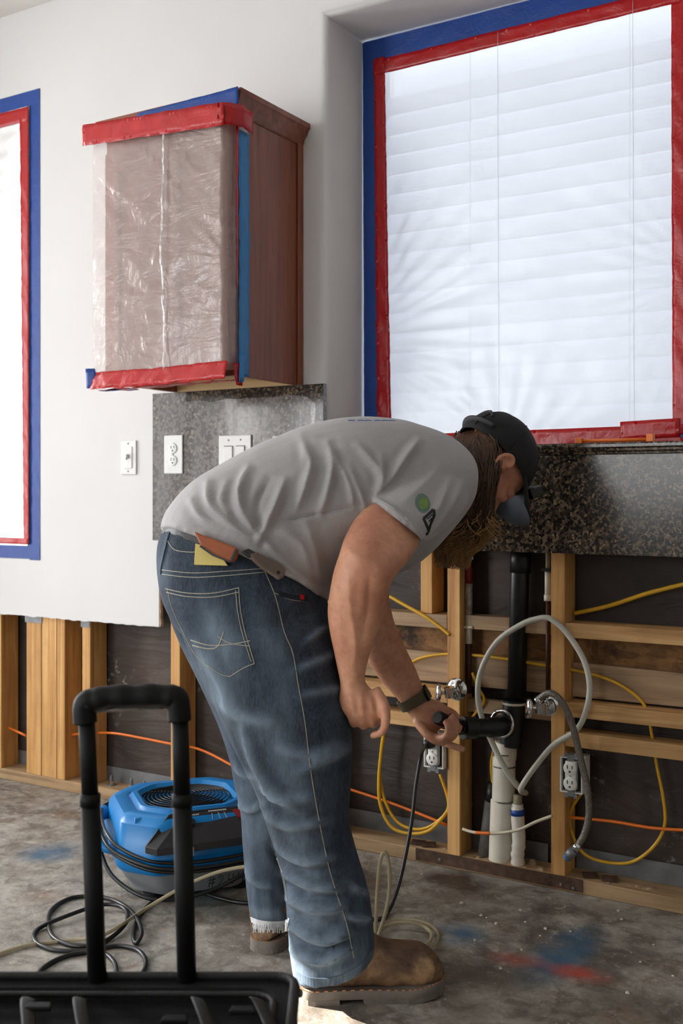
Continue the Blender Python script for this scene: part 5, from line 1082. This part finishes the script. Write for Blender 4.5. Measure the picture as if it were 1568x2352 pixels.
# ---------------- belt and what hangs on it
wr_ = ring((378, 1222), (744, 1362), 2.37, .166, LT, k=.995, n=48); axw = (P(372, 1200, 2.37)-P(366, 1250, 2.37)).normalized()
nw = (wr_[12]-wr_[0]).cross(wr_[24]-wr_[0]).normalized(); nw = nw if nw.z > 0 else -nw
cw = sum(wr_, Vector())/48
MB().rings([[p-nw*.018 for p in wr_], [p-nw*.018+(p-cw).normalized()*.003 for p in wr_], [p+nw*.018+(p-cw).normalized()*.003 for p in wr_], [p+nw*.018 for p in wr_]], cap=False, closed=True).build('belt', 'belt_leather', man, smooth=True)
allb = BVHTree.FromPolygons([v.co+base for v in jeans.data.vertices]+[v.co+base for v in shirt.data.vertices], [tuple(p.vertices) for p in jeans.data.polygons]+[tuple(i+len(jeans.data.vertices) for i in p.vertices) for p in shirt.data.polygons])
def thing_at(name, px, lab, cat):
    l, n_ = cast(allb, *px); e = empty(name, l); tag(e, lab, cat); return e
e = thing_at('yellow_notepad', (480, 1280), 'small pale yellow pad tucked behind the leather sheath on the belt', 'notepad')
slab('pad', [(450, 1249), (500, 1262), (524, 1300), (447, 1298)], je_bvh, .004, .005, 'note_yellow', e, (480, 1296), bevel=.001)
e = thing_at('leather_sheath', (505, 1270), 'tan leather sheath on the belt beside the yellow pad', 'sheath')
slab('sheath', [(447, 1222), (480, 1236), (520, 1250), (549, 1262), (547, 1282), (538, 1294), (527, 1290), (490, 1272), (462, 1252)], je_bvh, .010, .014, 'sheath_leather', e, (500, 1300), bevel=.004)
slab('sheath_band', [(540, 1260), (545, 1262), (532, 1291), (528, 1288)], je_bvh, .0242, .002, 'belt_leather', e, (500, 1300))
slab('sheath_welt', [(462, 1252), (490, 1272), (527, 1290), (528, 1293), (488, 1277), (458, 1256)], je_bvh, .0242, .002, 'belt_leather', e, (500, 1300))
e = thing_at('belt_knife', (610, 1298), 'grey-brown knife handle with a hole hanging at the belt', 'knife')
slab('knife_handle', [(566, 1276), (584, 1271), (612, 1284), (640, 1300), (651, 1312), (648, 1328), (636, 1334), (626, 1326), (600, 1310), (580, 1292)], je_bvh, .010, .014, 'knife_grip', e, (640, 1345), bevel=.004)
slab('lanyard_hole', [(639+4*math.cos(a), 1315+4.5*math.sin(a)) for a in np.linspace(0, 6.28, 13)[:-1]], je_bvh, .0243, .0006, 'ink_black', e, (640, 1345))
slab('guard', [(552, 1268), (566, 1262), (584, 1272), (570, 1284)], je_bvh, .010, .012, 'belt_leather', e, (640, 1345), bevel=.003)
# ---------------- boots
def boot(heel, toe_dir, name, lab=None):
    X = Vector(toe_dir).normalized(); Yb = UP.cross(X); h0 = Vector((heel.x, heel.y, 0))
    def B(x, y, z): return h0+X*x+Yb*y+UP*z
    e = empty(name, h0+X*.13, man)
    S_ = [(0.004, .028, .024, .135), (.012, .036, .024, .145), (.04, .040, .024, .16), (.08, .040, .024, .165), (.12, .041, .024, .152), (.155, .045, .023, .126), (.19, .050, .022, .110), (.225, .053, .022, .106), (.255, .053, .023, .101), (.278, .046, .026, .088), (.293, .034, .030, .070), (.301, .015, .034, .054)]
    rs = []
    for x, hw, z0, z1 in S_:
        r = []
        for i in range(24):
            a = 2*math.pi*i/24; c_, s__ = math.cos(a), math.sin(a); zz = (z0+z1)/2+(z1-z0)/2*math.copysign(abs(s__)**.75, s__); yy = hw*math.copysign(abs(c_)**.7, c_)*(1 if s__ < 0 else 1-.42*s__**1.6)
            r.append(B(x, yy, zz))
        rs.append(r)
    sh_ = [[B(.072-.02*(z-.1)+.050*math.cos(2*math.pi*i/24), .038*math.sin(2*math.pi*i/24), z) for i in range(24)] for z in (.09, .13, .18, .24)]
    up = remesh([loft(rs, 4), loft(sh_, 3)], .0045, 3, .5); V = np_verts(up); N = np_norm(up)
    d_ = np.array([.0028*mnoise.noise((v[0]*26, v[1]*26, v[2]*26)) for v in V]); up.vertices.foreach_set('co', (V+N*d_[:, None]).ravel()); up.update()
    place('upper', up, 'boot_leather', e, h0+X*.13)
    out = [(0, .008), (.002, .018), (.007, .028), (.016, .036), (.03, .042), (.08, .042), (.13, .044), (.18, .052), (.22, .0585), (.25, .058), (.275, .050), (.294, .036), (.304, .014)]
    pl = [(x, y) for x, y in out]+[(x, -y) for x, y in out[::-1]]; lift = lambda x: .010*max(0, (x-.22)/.08)**1.6
    MB().rings([[B(x, y*k_, z+lift(x)) for x, y in pl] for z, k_ in ((.0095, .95), (.011, .97), (.026, .97), (.028, .95))]).build('sole', 'boot_sole', e, smooth=True)
    hl = [(x, y) for x, y in pl if x <= .081]; MB().rings([[B(x, y*.98, z) for x, y in hl] for z in (0, .0105)]).build('heel', 'boot_sole', e)
    fo = [(x, y) for x, y in pl if x >= .12]; MB().rings([[B(x, y*k_, z+lift(x)*(.8 if z < .001 else 1)) for x, y in fo] for z, k_ in ((0.0, .93), (.0105, .96))]).build('outsole', 'boot_sole', e)
    for k in range(34):
        f = k/33*(len(out)-1); i = min(int(f), len(out)-2); q = f-i; x = out[i][0]*(1-q)+out[i+1][0]*q; y = out[i][1]*(1-q)+out[i+1][1]*q
        if k == 0: st_ = MB()
        f2_ = min(f+.16, len(out)-1.001); i2 = int(f2_); q2 = f2_-i2; x2 = out[i2][0]*(1-q2)+out[i2+1][0]*q2; y2 = out[i2][1]*(1-q2)+out[i2+1][1]*q2
        for s__ in (-1, 1): st_.tube([B(x, s__*y*.935, .029+lift(x)), B(x2, s__*y2*.935, .029+lift(x2))], .0013, 4)
    o = st_.build('welt_stitching', 'welt_thread', e); o['kind'] = 'stuff'
    return e
a5 = math.radians(7); boot(P(686, 1130, 2.225), RGT*math.cos(a5)+FWD*math.sin(a5), 'boot')
a5 = math.radians(66); boot(P(598, 1130, 2.44), RGT*math.cos(a5)+FWD*math.sin(a5), 'boot')
# ---------------- watch
r0 = ring((916, 1612), (973, 1580), 2.801, .030, FWD, k=1.10, n=32); r1 = ring((930, 1632), (985, 1602), 2.808, .027, FWD, k=1.13, n=32)
ce = sum(r0, Vector())/32; c1_ = sum(r1, Vector())/32
w_ = empty('wrist_watch', ce); tag(w_, 'olive strapped wrist watch worn on the reaching arm', 'watch')
MB().rings([r0, [p+(p-ce)*.10 for p in r0], [p+(p-c1_)*.10 for p in r1], r1], cap=False, closed=True).build('band', 'watch_band', w_, smooth=True)
fu, fv = 978, 1592; c_ = P(fu, fv, 2.795); axd = (c1_-ce).normalized(); nn_ = (c_-(ce+c1_)/2).normalized(); sd = axd.cross(nn_)
MB().prism([c_+axd*(.017*a)+sd*(.019*b)-nn_*.004 for a, b in ((-1, -.8), (-.8, -1), (.8, -1), (1, -.8), (1, .8), (.8, 1), (-.8, 1), (-1, .8))], nn_*.010).build('case', 'watch_face', w_, bevel=.002)
# ---------------- fitting in the hand
fa, fb = P(1004, 1648, 2.775), stub_b
e = empty('pipe_fitting', fb); tag(e, 'black ribbed pipe fitting gripped in the hand at the tee branch', 'fitting')
MB().tube([fa, fa.lerp(fb, .06), fa.lerp(fb, .4), fa.lerp(fb, .95)], [.014, .018, .018, .020], 18).build('fitting_body', 'abs_black', e, smooth=True)
for k in (.35, .5, .65, .8): MB().tube([fa.lerp(fb, k), fa.lerp(fb, k+.06)], .0225, 18).build('rib', 'abs_black', e, smooth=True)

# ---------------- hair, beard
def strands(name, rs, N, r, mat, par, seed, out=.10, curl=.004, tmin=.0, tlen=.7, over=.12, n=7):
    rr = random.Random(seed); rs = smooth_rings(rs, 6); m = MB(); R_ = len(rs); nr = len(rs[0]); cs = [sum(q, Vector())/nr for q in rs]
    for k in range(N):
        a = rr.random()*nr; t0 = rr.uniform(tmin, 1-tlen*.5); t1 = min(1, t0+tlen*rr.uniform(.6, 1.1)); o_ = rr.uniform(-.02, out); ph = rr.random()*6.28; tw = rr.uniform(-1.5, 1.5); pts = []
        for j in range(n):
            q = j/(n-1); t_ = t0+(t1-t0)*q; ti = t_*(R_-1); i = min(int(ti), R_-2); f = ti-i; aa = (a+tw*q) % nr; ai = int(aa) % nr; af = aa-int(aa)
            g = lambda R: R[ai].lerp(R[(ai+1) % nr], af)
            p = g(rs[i]).lerp(g(rs[i+1]), f); c_ = cs[i].lerp(cs[i+1], f)
            p = c_+(p-c_)*(1+o_*(.3+q))+RGT*(curl*math.sin(ph+q*7))+UP*(curl*.6*math.cos(ph*1.3+q*6))
            if t1 >= .99: p -= UP*(over*.1*max(0, q-.7))
            pts.append(p)
        m.tube(pts, [r*(1-.55*(j/(n-1))**2) for j in range(n)], 4)
    o = m.build(name, mat, par, smooth='all'); o['kind'] = 'stuff'; return o
HR = [ring((1048, 1012), (1112, 968), 2.61, .050, LT), ring((1032, 1035), (1142, 1000), 2.60, .082, LT), ring((1040, 1075), (1146, 1050), 2.59, .084, LT), ring((1058, 1115), (1134, 1096), 2.575, .074, LT), ring((1056, 1160), (1126, 1150), 2.565, .058, LT), ring((1062, 1192), (1122, 1192), 2.56, .046, LT), ring((1072, 1212), (1112, 1214), 2.56, .028, LT)]
hm = remesh([loft(HR, 4)], .006, 2, .5); sculpt(hm, [([(1075+10*i, 985), (1072+9*i, 1050), (1070+8*i, 1120), (1065+8*i, 1190)], 3, .006) for i in range(-3, 7)], .006, 20)
hair = place('hair', hm, 'hair', man, base)
strands('hair_strands', HR, 900, .0016, 'hair', hair, 1, .14, .006, .0, .75)
m = MB(); rr = random.Random(9)
for k in range(70):     # loose curls at the tips
    p = P(rr.uniform(1065, 1128), rr.uniform(1170, 1200), rr.uniform(2.50, 2.58)); ph = rr.random()*6.28; R_ = rr.uniform(.008, .02); s_ = rr.choice((-1, 1))
    m.tube([p+RGT*(s_*R_*(1-math.cos(q*3.6)))+UP*(-R_*1.6*math.sin(q*2.4)-.012*q)+FWD*(.01*math.sin(ph+q*3)) for q in np.linspace(0, 1.2, 9)], [.0017*(1-.5*j/8) for j in range(9)], 4)
o = m.build('hair_curls', 'beard', hair, smooth='all'); o['kind'] = 'stuff'
BR = [ring((1058, 1172), (1128, 1176), 2.66, .062, LT), ring((1030, 1200), (1122, 1206), 2.65, .064, LT), ring((1008, 1228), (1104, 1238), 2.645, .056, LT), ring((1004, 1252), (1080, 1262), 2.64, .044, LT), ring((1014, 1270), (1062, 1276), 2.64, .026, LT)]
bmm = remesh([loft(BR, 4)], .006, 2, .5); sculpt(bmm, [], .008, 26); beard = place('beard', bmm, 'beard', man, base)
strands('beard_strands', BR, 1300, .0011, 'beard', beard, 2, .30, .010, .0, .6, 1.0)
# ---------------- cap
UC = (UH*math.cos(.42)-NH*math.sin(.42)).normalized(); NC = (NH*math.cos(.42)+UH*math.sin(.42)).normalized()
def dome(th, az, k=1.0):
    u_ = math.cos(th); s_ = math.sin(th); return hp(-.010, .020)+UC*(.112*u_*k)+NC*(.112*s_*math.cos(az)*k)+LT*(.090*s_*math.sin(az)*k)
rings_o = [[dome(th, 2*math.pi*i/40) for i in range(40)] for th in np.linspace(.03, math.radians(97), 12)]; rings_i = [[dome(th, 2*math.pi*i/40, .965) for i in range(40)] for th in np.linspace(math.radians(97), .03, 12)]
capo = MB().rings(rings_o+rings_i).build('cap', 'cap_cloth', man, smooth='all')
MB().lathe([(.006, 0), (.006, .004), (.003, .006)], dome(0, 0), UH, 12).build('button', 'cap_cloth', capo, smooth=True)
for az in np.linspace(0, math.pi*2, 7)[:-1]:
    MB().tube([dome(th, az+.26, 1.004) for th in np.linspace(.05, 1.6, 14)], .0012, 5).build('panel_seam', 'cap_cloth', capo, smooth='all')
th_ = math.radians(84); MB().tube([dome(th_, az, 1.015) for az in np.linspace(math.pi-.75, math.pi+.75, 18)], [(.003, .010)]*18, 8, flat=UH).build('back_strap', 'band_cloth', capo, smooth='all')
pk = [dome(math.radians(70), math.pi-.45, 1.01), dome(math.radians(60), math.pi-.2, 1.012), dome(math.radians(57), math.pi, 1.012), dome(math.radians(60), math.pi+.2, 1.012), dome(math.radians(70), math.pi+.45, 1.01)]
MB().tube(catmull(pk, 5), .0035, 6).build('back_opening', 'band_cloth', capo, smooth='all')
vs_b = []; nb_ = 17
for k_ in range(2):
    for j in range(6):
        for i in range(nb_):
            az = math.radians(-62+124*i/(nb_-1)); e0_ = dome(math.radians(92), az); ext = .078*(math.cos(az*.95)**.6)*j/5
            vs_b.append(e0_+(NH*.96+UH*.10)*ext+UC*(-.018*j/5-.016*(math.sin(az)**2)*j/5)-UC*(.003*k_))
fs_b = [(j*nb_+i, j*nb_+i+1, (j+1)*nb_+i+1, (j+1)*nb_+i) for j in range(5) for i in range(nb_-1)]; N_ = 6*nb_; top_ = MB().add(vs_b[:N_], fs_b)
MB().add(vs_b, fs_b+[tuple(q+N_ for q in f[::-1]) for f in fs_b]+[(5*nb_+i, 5*nb_+i+1, N_+5*nb_+i+1, N_+5*nb_+i) for i in range(nb_-1)]+[(j*nb_, (j+1)*nb_, N_+(j+1)*nb_, N_+j*nb_) for j in range(5)]+[(j*nb_+nb_-1, (j+1)*nb_+nb_-1, N_+(j+1)*nb_+nb_-1, N_+j*nb_+nb_-1) for j in range(5)]).build('bill', 'cap_cloth', capo, smooth='all')
MB().add([p-UC*.0012 for p in vs_b[N_:]], fs_b).build('bill_underside', 'bill_under', capo, smooth='all')
hl_ = empty('headlamp', dome(math.radians(80), -.25, 1.05)); tag(hl_, 'small black headlamp with red button clipped on the cap front', 'headlamp')
c_ = dome(math.radians(84), -.30, 1.10); ax3 = (NH, UH, LT)
def hb(nm, o_, sz, mt, bv=.002):
    p = c_+NH*o_[0]+UH*o_[1]+LT*o_[2]; m = MB(); m.prism([p+UH*(a*sz[1])+LT*(b*sz[2])-NH*sz[0] for a, b in ((-1, -1), (1, -1), (1, 1), (-1, 1))], NH*sz[0]*2); return m.build(nm, mt, hl_, bevel=bv)
hb('lamp_body', (.006, 0, 0), (.013, .019, .024), 'lamp_black', .004); hb('button', (.006, .020, -.006), (.006, .003, .008), 'fan_red'); hb('lamp_lens', (.020, -.002, 0), (.002, .010, .015), 'chrome'); hb('hinge', (-.004, -.016, -.022), (.006, .006, .004), 'band_cloth')
